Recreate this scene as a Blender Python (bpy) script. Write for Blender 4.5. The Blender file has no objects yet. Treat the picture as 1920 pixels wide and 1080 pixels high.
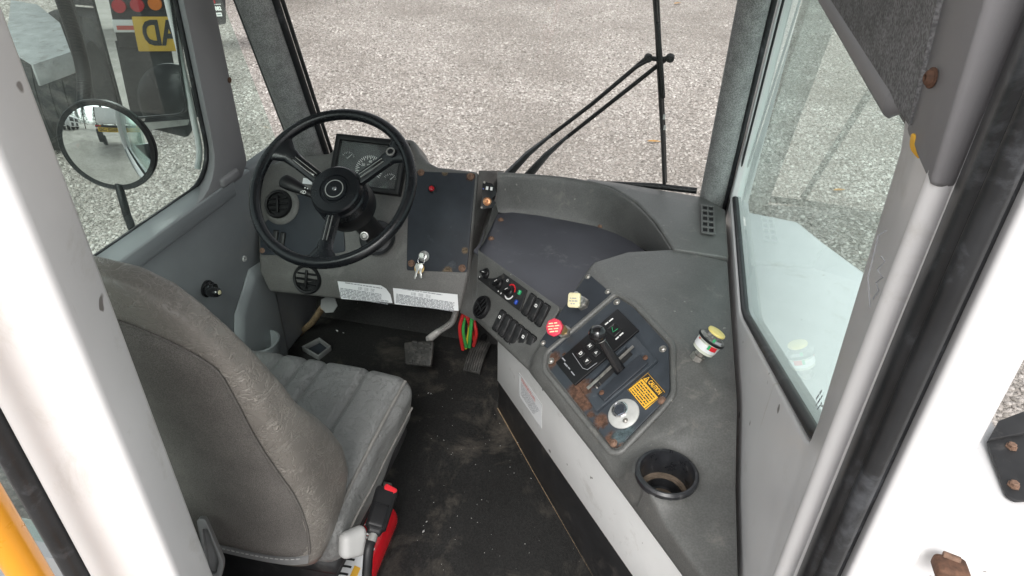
import bpy, bmesh, math, random
from mathutils import Vector, Matrix
from mathutils import noise as mnoise
V = Vector
rnd = random.Random(7)
SC = bpy.context.scene
COL = SC.collection

# ------------------------------------------------------------------ camera
CAM_H = 1.70
def _dir(u, v):
    return V((u - 960.0, -(v - 540.0), -1280.0)).normalized()
_up = -_dir(917, 2470)
_fw = _dir(1310, -235)
_fw = (_fw - _up * _fw.dot(_up)).normalized()
_rt = _fw.cross(_up)
ROT = Matrix((_rt, _fw, _up))
CAM = V((0, 0, CAM_H))
cam_data = bpy.data.cameras.new('camera')
cam_data.lens = 24.0
cam_data.sensor_width = 36.0
cam_data.clip_start = 0.02
cam_data.clip_end = 2000
cam = bpy.data.objects.new('camera', cam_data)
COL.objects.link(cam)
cam.matrix_world = Matrix.Translation(CAM) @ ROT.to_4x4()
SC.camera = cam
# ------------------------------------------------------------------ sky, sun, exposure
SUN_EL, SUN_AZ = math.radians(44), math.radians(176)
world = bpy.data.worlds.new('World')
SC.world = world
world.use_nodes = True
wn = world.node_tree
wn.nodes.clear()
sky = wn.nodes.new('ShaderNodeTexSky')
sky.sky_type = 'NISHITA'
sky.sun_disc = False
sky.sun_elevation = SUN_EL
sky.sun_rotation = SUN_AZ
sky.dust_density = 3.0
hs = wn.nodes.new('ShaderNodeHueSaturation')
hs.inputs['Saturation'].default_value = 0.12
bg = wn.nodes.new('ShaderNodeBackground')
bg.inputs['Strength'].default_value = 0.15
wo = wn.nodes.new('ShaderNodeOutputWorld')
wn.links.new(sky.outputs[0], hs.inputs['Color'])
wn.links.new(hs.outputs[0], bg.inputs['Color'])
wn.links.new(bg.outputs[0], wo.inputs['Surface'])
sun_data = bpy.data.lights.new('sun', 'SUN')
sun_data.energy = 1.0
sun_data.angle = math.radians(25)
sun_data.color = (1.0, 0.97, 0.93)
sun = bpy.data.objects.new('sun', sun_data)
COL.objects.link(sun)
_sd = V((math.sin(SUN_AZ) * math.cos(SUN_EL), math.cos(SUN_AZ) * math.cos(SUN_EL), math.sin(SUN_EL)))
sun.rotation_euler = _sd.to_track_quat('Z', 'Y').to_euler()
SC.view_settings.view_transform = 'Standard'
SC.view_settings.look = 'None'
SC.view_settings.gamma = 1.0
SC.view_settings.exposure = 0.85
SC.cycles.max_bounces = 10
SC.cycles.transparent_max_bounces = 16
SC.cycles.use_denoising = True
SC.cycles.caustics_reflective = False
SC.cycles.caustics_refractive = False

# ------------------------------------------------------------------ measuring helpers: sight line meets a real plane
def ray(u, v):
    return ROT @ _dir(u, v)
def on_z(u, v, z):
    r = ray(u, v); return CAM + r * ((z - CAM.z) / r.z)
def on_x(u, v, x):
    r = ray(u, v); return CAM + r * (x / r.x)
def on_y(u, v, y):
    r = ray(u, v); return CAM + r * (y / r.y)
class Plane:
    def __init__(self, p, n, xdir):
        self.p = V(p); self.n = V(n).normalized()
        xd = V(xdir); self.x = (xd - self.n * xd.dot(self.n)).normalized(); self.y = self.n.cross(self.x)
    def at(self, u, v, lift=0.0):
        r = ray(u, v); return CAM + r * (self.n.dot(self.p - CAM) / self.n.dot(r)) + self.n * lift
    def loc(self, u, v):
        q = self.at(u, v) - self.p; return (q.dot(self.x), q.dot(self.y))
    def mat(self, P, spin=0.0):
        m = Matrix((self.x, self.y, self.n)).transposed().to_4x4()
        return Matrix.Translation(V(P)) @ m @ Matrix.Rotation(spin, 4, 'Z')
    def spin_of(self, a, b):
        """angle in the plane of the line through pixels a -> b"""
        d = self.at(*b) - self.at(*a); return math.atan2(d.dot(self.y), d.dot(self.x))

# ------------------------------------------------------------------ materials
MATS = {}
def nodes_for(name):
    m = bpy.data.materials.new(name); m.use_nodes = True
    nt = m.node_tree; nt.nodes.clear()
    out = nt.nodes.new('ShaderNodeOutputMaterial')
    MATS[name] = m
    return m, nt, out
def N(nt, kind, **kw):
    n = nt.nodes.new('ShaderNode' + kind)
    for k, v in kw.items():
        if k in n.inputs.keys(): n.inputs[k].default_value = v
        else: setattr(n, k, v)
    return n
def L(nt, a, b): nt.links.new(a, b)
def c4(c): return (c[0], c[1], c[2], 1.0) if not isinstance(c, (int, float)) else (c, c, c, 1.0)
def mixc(nt, fac, a, b, blend='MIX'):
    m = nt.nodes.new('ShaderNodeMix'); m.data_type = 'RGBA'; m.blend_type = blend
    for i, x in ((0, fac), (6, a), (7, b)):
        if hasattr(x, 'is_linked'): nt.links.new(x, m.inputs[i])
        elif i == 0: m.inputs[0].default_value = x
        else: m.inputs[i].default_value = c4(x)
    return m.outputs[2]
def ramp(nt, src, lo, hi, a=0.0, b=1.0):
    r = nt.nodes.new('ShaderNodeMapRange'); r.clamp = True
    nt.links.new(src, r.inputs[0])
    r.inputs[1].default_value = lo; r.inputs[2].default_value = hi; r.inputs[3].default_value = a; r.inputs[4].default_value = b
    return r.outputs[0]
def mth(nt, op, a, b=0.0):
    m = nt.nodes.new('ShaderNodeMath'); m.operation = op
    for s, x in ((m.inputs[0], a), (m.inputs[1], b)):
        if isinstance(x, (int, float)): s.default_value = x
        else: nt.links.new(x, s)
    return m.outputs[0]
def pmat(name, col, rough=0.5, metal=0.0, var=0.15, vscale=6.0, bump=0.0, bscale=300.0, wear=None, fine=None, stains=(), spec=0.5, coat=0.0, streak=None, chips=None):
    """plain surface with mottling, scuffs (wear = colour, share, scale), fine grain and shaped stains (point, radius, colour)"""
    m, nt, out = nodes_for(name)
    b = N(nt, 'BsdfPrincipled'); L(nt, b.outputs[0], out.inputs[0])
    tc = N(nt, 'TexCoord'); co = tc.outputs['Object']
    n1 = N(nt, 'TexNoise', Scale=vscale, Detail=6.0, Roughness=0.62); L(nt, co, n1.inputs['Vector'])
    col = V(col[:3]) if not isinstance(col, (int, float)) else V((col, col, col))
    f = ramp(nt, n1.outputs[0], 0.3, 0.7)
    cc = mixc(nt, f, col * (1 - var), col * (1 + var))
    if fine:
        n2 = N(nt, 'TexNoise', Scale=fine[0], Detail=2.0); L(nt, co, n2.inputs['Vector'])
        cc = mixc(nt, ramp(nt, n2.outputs[0], 0.38, 0.62), cc, mixc(nt, 1.0, cc, V((fine[1],) * 3), 'MULTIPLY'))
    rough_s = ramp(nt, n1.outputs[0], 0.25, 0.75, max(0.02, rough - 0.07), min(1, rough + 0.09))
    if wear:
        wcol, share, wsc = wear
        n3 = N(nt, 'TexNoise', Scale=wsc, Detail=9.0, Roughness=0.72, Distortion=0.4); L(nt, co, n3.inputs['Vector'])
        cc = mixc(nt, ramp(nt, n3.outputs[0], 0.62 - share * 0.3, 0.78 - share * 0.15), cc, wcol)
    if streak:
        scol, sth, ssc = streak
        mp = N(nt, 'Mapping'); mp.inputs['Scale'].default_value = ssc; L(nt, co, mp.inputs['Vector'])
        n5 = N(nt, 'TexNoise', Scale=1.0, Detail=5.0, Roughness=0.7); L(nt, mp.outputs[0], n5.inputs['Vector'])
        cc = mixc(nt, ramp(nt, n5.outputs[0], sth, sth + 0.08), cc, scol)
    if stains:
        n4 = N(nt, 'TexNoise', Scale=85.0, Detail=9.0, Roughness=0.78); L(nt, co, n4.inputs['Vector'])
        w = mth(nt, 'MULTIPLY', mth(nt, 'SUBTRACT', n4.outputs[0], 0.5), 2.0)
        for (pt, rad, scol) in stains:
            vd = N(nt, 'VectorMath', operation='DISTANCE'); L(nt, co, vd.inputs[0]); vd.inputs[1].default_value = V(pt)
            d = mth(nt, 'ADD', mth(nt, 'DIVIDE', vd.outputs['Value'], rad), w)
            k = ramp(nt, d, 0.72, 1.0, 1.0, 0.0)
            scol = V(scol)
            sc_ = mixc(nt, ramp(nt, n4.outputs[0], 0.4, 0.62), scol * 0.3, scol * 1.35)
            cc = mixc(nt, k, cc, sc_)
            rough_s = mth(nt, 'MAXIMUM', rough_s, mth(nt, 'MULTIPLY', k, 0.9))
    if chips:
        nc = N(nt, 'TexNoise', Scale=chips[1], Detail=2.0, Roughness=0.4); L(nt, co, nc.inputs['Vector'])
        cc = mixc(nt, ramp(nt, nc.outputs[0], chips[2], chips[2] + 0.02), cc, chips[0])
    L(nt, cc, b.inputs['Base Color']); L(nt, rough_s, b.inputs['Roughness'])
    b.inputs['Metallic'].default_value = metal
    b.inputs['Specular IOR Level'].default_value = spec
    b.inputs['Coat Weight'].default_value = coat
    if bump:
        nb = N(nt, 'TexNoise', Scale=bscale, Detail=3.0); L(nt, co, nb.inputs['Vector'])
        bp = N(nt, 'Bump', Strength=bump, Distance=0.002); L(nt, nb.outputs[0], bp.inputs['Height'])
        L(nt, bp.outputs[0], b.inputs['Normal'])
    return m
RUST = (0.115, 0.058, 0.036)
def glass(name, tint, dirt=0.04, refl=1.7, rough=0.0):
    m, nt, out = nodes_for(name)
    tr = N(nt, 'BsdfTransparent'); tr.inputs[0].default_value = c4(tint)
    gl = N(nt, 'BsdfGlossy'); gl.inputs['Roughness'].default_value = rough; gl.inputs[0].default_value = (0.92, 1, 0.97, 1)
    fr = N(nt, 'Fresnel', IOR=1.5)
    ge = N(nt, 'NewGeometry')
    k = mth(nt, 'MULTIPLY', mth(nt, 'MULTIPLY', fr.outputs[0], refl), mth(nt, 'SUBTRACT', 1.0, ge.outputs['Backfacing']))
    k = mth(nt, 'MINIMUM', k, 1.0)
    mx = N(nt, 'MixShader'); L(nt, k, mx.inputs[0]); L(nt, tr.outputs[0], mx.inputs[1]); L(nt, gl.outputs[0], mx.inputs[2])
    df = N(nt, 'BsdfDiffuse'); df.inputs[0].default_value = (0.75, 0.76, 0.74, 1)
    tc = N(nt, 'TexCoord')
    no = N(nt, 'TexNoise', Scale=5.0, Detail=7.0, Roughness=0.7); L(nt, tc.outputs['Object'], no.inputs['Vector'])
    mx2 = N(nt, 'MixShader'); L(nt, ramp(nt, no.outputs[0], 0.35, 0.8, dirt * 0.3, dirt * 1.6), mx2.inputs[0])
    L(nt, mx.outputs[0], mx2.inputs[1]); L(nt, df.outputs[0], mx2.inputs[2]); L(nt, mx2.outputs[0], out.inputs[0])
    return m
def vinyl(name, col, scale, strength, crease, amount=0.5):
    m, nt, out = nodes_for(name)
    b = N(nt, 'BsdfPrincipled'); L(nt, b.outputs[0], out.inputs[0])
    tc = N(nt, 'TexCoord'); co = tc.outputs['Object']
    nd = N(nt, 'TexNoise', Scale=14.0, Detail=4.0); L(nt, co, nd.inputs['Vector'])
    ad = N(nt, 'VectorMath', operation='MULTIPLY_ADD'); L(nt, nd.outputs[1], ad.inputs[0]); ad.inputs[1].default_value = (0.09, 0.09, 0.09); L(nt, co, ad.inputs[2])
    big = N(nt, 'TexNoise', Scale=5.0, Detail=5.0, Roughness=0.6); L(nt, co, big.inputs['Vector'])
    def creases(sc, dist, wid, stretch):
        mp = N(nt, 'Mapping'); mp.inputs['Scale'].default_value = stretch; L(nt, ad.outputs[0], mp.inputs['Vector'])
        n = N(nt, 'TexNoise', Scale=sc, Detail=3.0, Roughness=0.55, Distortion=dist); L(nt, mp.outputs[0], n.inputs['Vector'])
        r = mth(nt, 'ABSOLUTE', mth(nt, 'SUBTRACT', n.outputs[0], 0.5))
        return ramp(nt, r, 0.0, wid, 1.0, 0.0)
    e = mth(nt, 'MAXIMUM', creases(scale, 1.2, 0.028, (1.0, 0.6, 1.5)), mth(nt, 'MULTIPLY', creases(scale * 1.9, 0.8, 0.03, (1.3, 1.0, 0.7)), 0.6))
    area = ramp(nt, big.outputs[0], 0.36, 0.58, 0.15, 1.0)
    inv = mth(nt, 'MULTIPLY', e, area)
    col = V(col)
    base = mixc(nt, ramp(nt, big.outputs[0], 0.3, 0.7), col * 0.82, col * 1.15)
    L(nt, mixc(nt, mth(nt, 'MULTIPLY', inv, amount), base, V(crease)), b.inputs['Base Color'])
    b.inputs['Roughness'].default_value = 0.36
    bp = N(nt, 'Bump', Strength=strength, Distance=0.006); L(nt, mth(nt, 'SUBTRACT', 1.0, inv), bp.inputs['Height'])
    nf = N(nt, 'TexNoise', Scale=420.0, Detail=2.0); L(nt, co, nf.inputs['Vector'])
    b2 = N(nt, 'Bump', Strength=0.12, Distance=0.001); L(nt, nf.outputs[0], b2.inputs['Height']); L(nt, bp.outputs[0], b2.inputs['Normal'])
    L(nt, b2.outputs[0], b.inputs['Normal'])
    return m
def gravel_mat(name, dark, light, scale):
    m, nt, out = nodes_for(name)
    b = N(nt, 'BsdfPrincipled'); L(nt, b.outputs[0], out.inputs[0]); b.inputs['Roughness'].default_value = 0.9
    tc = N(nt, 'TexCoord'); co = tc.outputs['Object']
    vo = N(nt, 'TexVoronoi', Scale=scale, Randomness=1.0); L(nt, co, vo.inputs['Vector'])
    wn_ = N(nt, 'TexWhiteNoise'); L(nt, vo.outputs['Position'], wn_.inputs['Vector'])
    big = N(nt, 'TexNoise', Scale=0.55, Detail=6.0, Roughness=0.65); L(nt, co, big.inputs['Vector'])
    c = mixc(nt, wn_.outputs[0], V(dark), V(light))
    c = mixc(nt, ramp(nt, big.outputs[0], 0.4, 0.68, 0.0, 0.55), c, V((0.17, 0.15, 0.13)))
    L(nt, c, b.inputs['Base Color'])
    bp = N(nt, 'Bump', Strength=0.9, Distance=0.02); bp.invert = True; L(nt, vo.outputs['Distance'], bp.inputs['Height'])
    L(nt, bp.outputs[0], b.inputs['Normal'])
    return m
def stone_mat(name):
    m, nt, out = nodes_for(name)
    b = N(nt, 'BsdfPrincipled'); L(nt, b.outputs[0], out.inputs[0]); b.inputs['Roughness'].default_value = 0.85
    oi = N(nt, 'ObjectInfo')
    cr = N(nt, 'ValToRGB'); L(nt, oi.outputs['Random'], cr.inputs[0])
    el = cr.color_ramp.elements
    el[0].position = 0.0; el[0].color = (0.16, 0.148, 0.132, 1)
    el[1].position = 1.0; el[1].color = (0.62, 0.59, 0.55, 1)
    for p, c in ((0.3, (0.30, 0.27, 0.25)), (0.55, (0.40, 0.365, 0.34)), (0.8, (0.50, 0.465, 0.44))):
        e = el.new(p); e.color = c4(c)
    nz = N(nt, 'TexNoise', Scale=0.55, Detail=6.0, Roughness=0.65); L(nt, oi.outputs['Location'], nz.inputs['Vector'])
    c = mixc(nt, ramp(nt, nz.outputs[0], 0.42, 0.66, 0.0, 0.7), cr.outputs[0], V((0.23, 0.205, 0.18)))
    nz2 = N(nt, 'TexNoise', Scale=2.2, Detail=4.0, Roughness=0.6); L(nt, oi.outputs['Location'], nz2.inputs['Vector'])
    c = mixc(nt, ramp(nt, nz2.outputs[0], 0.5, 0.75, 0.0, 0.45), c, V((0.48, 0.44, 0.405)))
    L(nt, c, b.inputs['Base Color'])
    return m
def emit(name, col, s):
    m, nt, out = nodes_for(name)
    e = N(nt, 'Emission', Strength=s); e.inputs[0].default_value = c4(col); L(nt, e.outputs[0], out.inputs[0]); return m

M = MATS
pmat('dash_plastic', (0.125, 0.122, 0.116), 0.45, var=0.18, vscale=6, bump=0.3, bscale=900, wear=((0.20, 0.195, 0.185), 0.18, 10.0), fine=(300.0, 0.82))
pmat('console_plastic', (0.126, 0.127, 0.122), 0.37, var=0.2, vscale=9, bump=0.3, bscale=900, wear=((0.22, 0.21, 0.19), 0.14, 20.0), fine=(300.0, 0.8), chips=((0.26, 0.255, 0.24), 60.0, 0.75), streak=((0.19, 0.19, 0.18), 0.70, (70, 9, 30)))
pmat('trim_grey', (0.225, 0.22, 0.228), 0.5, var=0.08, vscale=4, bump=0.1, bscale=700, wear=((0.28, 0.28, 0.28), 0.05, 5.0))
pmat('wall_grey', (0.26, 0.275, 0.285), 0.38, var=0.12, vscale=3, bump=0.12, bscale=700, wear=((0.30, 0.30, 0.30), 0.16, 4.0))
pmat('plate_navy', (0.030, 0.035, 0.043), 0.5, spec=0.3, var=0.2, vscale=9, bump=0.1, bscale=600, wear=((0.10, 0.11, 0.125), 0.10, 11.0))
pmat('tray_navy', (0.068, 0.069, 0.082), 0.4, var=0.2, vscale=7, bump=0.12, bscale=700, wear=((0.17, 0.17, 0.18), 0.12, 9.0), streak=((0.26, 0.25, 0.24), 0.68, (14, 60, 20)))
pmat('black_plastic', (0.010, 0.010, 0.011), 0.42, var=0.2, bump=0.1, bscale=600, spec=0.3)
pmat('black_gloss', (0.010, 0.010, 0.011), 0.14, var=0.1, coat=0.4)
pmat('wheel_black', (0.007, 0.008, 0.010), 0.26, var=0.15, bump=0.05, bscale=900, spec=0.4)
pmat('dusty_black', (0.016, 0.016, 0.017), 0.5, var=0.3, vscale=40, wear=((0.11, 0.10, 0.09), 0.22, 60.0))
pmat('rubber', (0.018, 0.019, 0.021), 0.42, var=0.35, vscale=10, bump=0.1, wear=((0.085, 0.09, 0.10), 0.3, 14.0))
pmat('mat_black', (0.017, 0.0167, 0.016), 0.68, var=0.35, vscale=3.5, bump=0.8, bscale=420, wear=((0.105, 0.092, 0.076), 0.36, 4.0), fine=(190.0, 0.5), chips=((0.16, 0.15, 0.14), 150.0, 0.76))
pmat('white_paint', (0.72, 0.71, 0.71), 0.32, var=0.05, vscale=4, coat=0.2, wear=((0.56, 0.54, 0.51), 0.14, 7.0), chips=((0.22, 0.2, 0.19), 26.0, 0.745), streak=((0.60, 0.58, 0.55), 0.66, (30, 30, 2.5)))
pmat('white_panel', (0.78, 0.78, 0.77), 0.4, var=0.06, vscale=5, wear=((0.48, 0.46, 0.43), 0.2, 7.0), chips=((0.2, 0.19, 0.18), 30.0, 0.74), streak=((0.52, 0.51, 0.49), 0.68, (6, 6, 50)))
pmat('skirt_black', (0.022, 0.022, 0.023), 0.5, var=0.3, vscale=8, wear=((0.10, 0.09, 0.08), 0.2, 9.0))
pmat('edge_rust', (0.34, 0.24, 0.14), 0.8, var=0.5, vscale=30, wear=((0.10, 0.05, 0.03), 0.4, 30.0))
pmat('rust', RUST, 0.85, var=0.5, vscale=60, bump=0.5, bscale=200)
pmat('rusty_bolt', (0.22, 0.135, 0.095), 0.75, metal=0.3, var=0.4, vscale=90)
pmat('steel', (0.42, 0.40, 0.37), 0.4, metal=0.9, var=0.3, vscale=90)
pmat('chrome', (0.75, 0.76, 0.77), 0.12, metal=1.0, var=0.05)
pmat('dull_chrome', (0.5, 0.5, 0.48), 0.35, metal=0.7, var=0.15, vscale=40)
pmat('brass', (0.48, 0.34, 0.16), 0.4, metal=0.8, var=0.25, vscale=60)
pmat('copper', (0.55, 0.28, 0.15), 0.35, metal=0.9, var=0.2)
pmat('paper_white', (0.78, 0.79, 0.80), 0.5, var=0.03)
pmat('print_grey', (0.30, 0.31, 0.33), 0.6, var=0.2)
pmat('print_black', (0.02, 0.02, 0.02), 0.6, var=0.1)
pmat('print_white', (0.78, 0.78, 0.76), 0.5, var=0.05)
pmat('print_red', (0.55, 0.10, 0.08), 0.5, var=0.1)
pmat('red_plastic', (0.62, 0.02, 0.03), 0.3, var=0.1)
pmat('red_knob', (0.68, 0.05, 0.09), 0.4, var=0.12)
pmat('extinguisher_red', (0.58, 0.012, 0.02), 0.22, var=0.06, coat=0.5)
pmat('tag_cream', (0.72, 0.66, 0.42), 0.45, var=0.08)
pmat('cap_yellow', (0.80, 0.66, 0.22), 0.4, var=0.1)
pmat('caution_yellow', (0.85, 0.47, 0.05), 0.42, var=0.06)
pmat('orange_paint', (0.80, 0.33, 0.02), 0.3, var=0.05, coat=0.3)
pmat('green_btn', (0.03, 0.35, 0.14), 0.3, var=0.1)
pmat('blue_btn', (0.02, 0.06, 0.35), 0.3, var=0.1)
pmat('wire_red', (0.55, 0.03, 0.03), 0.4, var=0.1)
pmat('wire_green', (0.05, 0.36, 0.08), 0.4, var=0.1)
pmat('wire_yellow', (0.70, 0.60, 0.05), 0.4, var=0.1)
pmat('gauge_black', (0.014, 0.016, 0.018), 0.6, var=0.1)
pmat('pillar_carpet', (0.42, 0.425, 0.42), 0.95, var=0.22, vscale=30, bump=0.6, bscale=500, fine=(420.0, 0.5), spec=0.15)
pmat('head_carpet', (0.27, 0.27, 0.275), 0.95, var=0.25, vscale=40, bump=0.6, bscale=400, fine=(330.0, 0.55), spec=0.15)
pmat('seat_fabric', (0.172, 0.160, 0.149), 0.95, var=0.16, vscale=9, bump=0.5, bscale=500, fine=(620.0, 0.6), spec=0.2)
vinyl('seat_vinyl', (0.20, 0.184, 0.166), 24.0, 0.5, (0.44, 0.405, 0.36), 0.55)
vinyl('cushion_vinyl', (0.235, 0.237, 0.232), 30.0, 0.5, (0.15, 0.15, 0.145), 0.5)
pmat('piping_grey', (0.24, 0.23, 0.215), 0.55, var=0.15, vscale=30)
pmat('seat_plastic', (0.23, 0.23, 0.23), 0.5, var=0.1)
pmat('knob_grey', (0.46, 0.46, 0.45), 0.5, var=0.08)
pmat('pedal_rubber', (0.035, 0.034, 0.032), 0.6, var=0.4, vscale=40, wear=((0.12, 0.11, 0.10), 0.35, 30.0))
pmat('pedal_arm', (0.50, 0.49, 0.47), 0.5, metal=0.1, var=0.3, vscale=25)
pmat('tyre', (0.022, 0.022, 0.022), 0.8, var=0.4, vscale=6, bump=0.5, bscale=120, wear=((0.09, 0.085, 0.075), 0.3, 8.0))
pmat('fender_plate', (0.30, 0.31, 0.31), 0.6, metal=0.4, var=0.25, vscale=6, wear=((0.12, 0.11, 0.10), 0.3, 9.0))
pmat('frame_black', (0.02, 0.02, 0.021), 0.6, var=0.4, vscale=10, wear=((0.09, 0.085, 0.08), 0.2, 12.0))
_m, _nt, _o = nodes_for('mirror_glass')
_g = N(_nt, 'BsdfGlossy', Roughness=0.0); _g.inputs[0].default_value = (0.88, 0.9, 0.9, 1); L(_nt, _g.outputs[0], _o.inputs[0])
pmat('lens_red', (0.50, 0.02, 0.03), 0.2, var=0.1)
pmat('lens_amber', (0.75, 0.20, 0.02), 0.2, var=0.1)
pmat('banner_yellow', (0.70, 0.44, 0.04), 0.5, var=0.08, vscale=3)
pmat('leaf', (0.42, 0.24, 0.08), 0.7, var=0.2)
pmat('foam_dirty', (0.30, 0.20, 0.12), 0.9, var=0.5, vscale=30, bump=0.6, bscale=120)
pmat('canister_clear', (0.62, 0.64, 0.55), 0.12, var=0.05)
pmat('bark', (0.10, 0.075, 0.055), 0.9, var=0.3)
pmat('needles', (0.035, 0.06, 0.03), 0.8, var=0.4)
pmat('cup_black', (0.022, 0.023, 0.026), 0.3, var=0.4, vscale=40, wear=((0.10, 0.10, 0.10), 0.2, 50.0))
pmat('arm_grey', (0.05, 0.055, 0.06), 0.45, var=0.3, vscale=20)
pmat('cup_dirt', (0.15, 0.115, 0.085), 0.8, var=0.4, vscale=60)
pmat('collar_dust', (0.10, 0.10, 0.10), 0.5, var=0.5, vscale=70, wear=((0.5, 0.49, 0.46), 0.45, 60.0))
pmat('blue_steel', (0.16, 0.18, 0.22), 0.15, metal=0.8, var=0.3, vscale=60)
pmat('dish_silver', (0.55, 0.55, 0.53), 0.4, metal=0.25, var=0.12, vscale=40)
glass('glass_side', (0.88, 0.95, 0.925), dirt=0.05, refl=1.2)
glass('glass_right', (0.90, 0.99, 0.972), dirt=0.025, refl=1.0)
glass('glass_front', (0.985, 0.985, 0.98), dirt=0.012, refl=0.8)
glass('gauge_lens', (0.97, 0.97, 0.97), dirt=0.05, refl=0.45)
gravel_mat('gravel', (0.27, 0.245, 0.22), (0.56, 0.52, 0.48), 52.0)
stone_mat('stone')

# ------------------------------------------------------------------ object helpers
WM = {}
def link(o, parent=None, wm=None):
    wm = wm or Matrix.Identity(4)
    COL.objects.link(o)
    if parent is not None:
        o.parent = parent
        o.matrix_parent_inverse = WM[parent.name].inverted()
    o.matrix_basis = wm
    WM[o.name] = wm
    return o
def thing(name, label, cat, loc, group=None):
    o = bpy.data.objects.new(name, None)
    o.empty_display_size = 0.05
    link(o, None, Matrix.Translation(V(loc)))
    return tag(o, label, cat, group)
def tag(o, label, cat, group=None):
    o['label'] = label; o['category'] = cat
    if group: o['group'] = group
    return o
def structure(o): o['kind'] = 'structure'; return o
def apply_mods(o):
    dg = bpy.context.evaluated_depsgraph_get()
    me = bpy.data.meshes.new_from_object(o.evaluated_get(dg))
    old = o.data; o.modifiers.clear(); o.data = me
    bpy.data.meshes.remove(old)
def obj(name, verts, faces, mat, parent=None, wm=None, smooth=False, bevel=0.0, seg=2, solid=0.0, sub=0, angle=35):
    me = bpy.data.meshes.new(name)
    me.from_pydata([tuple(v) for v in verts], [], [tuple(f) for f in faces])
    me.validate()
    me.materials.append(M[mat])
    o = bpy.data.objects.new(name, me)
    link(o, parent, wm)
    finish(o, smooth, bevel, seg, solid, sub, angle)
    return o
def finish(o, smooth=False, bevel=0.0, seg=2, solid=0.0, sub=0, angle=35):
    me = o.data
    bm = bmesh.new(); bm.from_mesh(me); bmesh.ops.recalc_face_normals(bm, faces=bm.faces); bm.to_mesh(me); bm.free()
    if solid:
        m = o.modifiers.new('s', 'SOLIDIFY'); m.thickness = solid; m.offset = -1
    if bevel:
        m = o.modifiers.new('b', 'BEVEL'); m.width = bevel; m.segments = seg; m.limit_method = 'ANGLE'; m.angle_limit = math.radians(25); m.harden_normals = False
    if sub:
        m = o.modifiers.new('u', 'SUBSURF'); m.levels = sub; m.render_levels = sub
    if solid or bevel or sub: apply_mods(o)
    if smooth or bevel or sub:
        for p in o.data.polygons: p.use_smooth = True
        o.data.set_sharp_from_angle(angle=math.radians(180 if sub else (angle if not bevel else 50)))
def copy_of(o, parent, wm):
    c = o.copy(); COL.objects.link(c); c.parent = parent
    if parent is not None: c.matrix_parent_inverse = WM[parent.name].inverted()
    c.matrix_basis = wm; WM[c.name] = wm
    for k in ('label', 'category', 'group'):
        if k in c.keys(): del c[k]
    return c
def box(name, c, s, mat, parent=None, wm=None, bevel=0.0, seg=2):
    x, y, z = V(s) / 2; c = V(c)
    vs = [c + V((i * x, j * y, k * z)) for i in (-1, 1) for j in (-1, 1) for k in (-1, 1)]
    fs = [(0, 1, 3, 2), (4, 6, 7, 5), (0, 4, 5, 1), (2, 3, 7, 6), (0, 2, 6, 4), (1, 5, 7, 3)]
    return obj(name, vs, fs, mat, parent, wm, bevel=bevel, seg=seg)
def hexa(name, bot, top, mat, parent=None, bevel=0.0, seg=2):
    """solid between two outlines with the same number of corners"""
    n = len(bot)
    fs = [tuple(range(n)), tuple(range(n, 2 * n))] + [(i, (i + 1) % n, n + (i + 1) % n, n + i) for i in range(n)]
    return obj(name, list(bot) + list(top), fs, mat, parent, bevel=bevel, seg=seg)
def plate(name, poly, th, mat, parent, wm=None, bevel=0.0, seg=2, z0=0.0):
    """flat outline (2D, in the frame wm) given thickness th upward"""
    n = len(poly)
    vs = [V((p[0], p[1], z0)) for p in poly] + [V((p[0], p[1], z0 + th)) for p in poly]
    fs = [tuple(range(n)), tuple(range(n, 2 * n))] + [(i, (i + 1) % n, n + (i + 1) % n, n + i) for i in range(n)]
    return obj(name, vs, fs, mat, parent, wm, bevel=bevel, seg=seg)
def rounded(w, h, r, k=5):
    pts = []
    for cx, cy, a0 in ((w / 2 - r, h / 2 - r, 0), (-w / 2 + r, h / 2 - r, 90), (-w / 2 + r, -h / 2 + r, 180), (w / 2 - r, -h / 2 + r, 270)):
        for i in range(k + 1):
            a = math.radians(a0 + 90 * i / k); pts.append((cx + r * math.cos(a), cy + r * math.sin(a)))
    return pts
def round_corners(poly, r, k=4):
    out = []; n = len(poly)
    for i in range(n):
        p = V((*poly[i], 0)); a = (V((*poly[i - 1], 0)) - p); b = (V((*poly[(i + 1) % n], 0)) - p)
        rr = min(r, a.length * 0.45, b.length * 0.45)
        A = p + a.normalized() * rr; B = p + b.normalized() * rr
        for j in range(k + 1):
            t = j / k; q = A * (1 - t) ** 2 + p * 2 * t * (1 - t) + B * t * t; out.append((q.x, q.y))
    return out
def lathe(name, prof, mat, parent, wm, seg=28, smooth=True, angle=40, sy=1.0, caps=True):
    """profile (radius, height) turned about the local z axis"""
    vs = []; fs = []
    for r, z in prof:
        for i in range(seg):
            a = 2 * math.pi * i / seg; vs.append((r * math.cos(a), r * math.sin(a) * sy, z))
    for j in range(len(prof) - 1):
        for i in range(seg):
            a = j * seg + i; b = j * seg + (i + 1) % seg
            fs.append((a, b, b + seg, a + seg))
    if caps and prof[0][0] > 1e-6: fs.append(tuple(reversed(range(seg))))
    if caps and prof[-1][0] > 1e-6: fs.append(tuple(range((len(prof) - 1) * seg, len(prof) * seg)))
    return obj(name, vs, fs, mat, parent, wm, smooth=smooth, angle=angle)
def zframe(p, d, xhint=(1, 0, 0)):
    z = V(d).normalized(); x = V(xhint); x = x - z * x.dot(z)
    if x.length < 1e-4: x = V((0, 1, 0)) - z * z.y
    x.normalize(); y = z.cross(x)
    return Matrix.Translation(V(p)) @ Matrix((x, y, z)).transposed().to_4x4()
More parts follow.
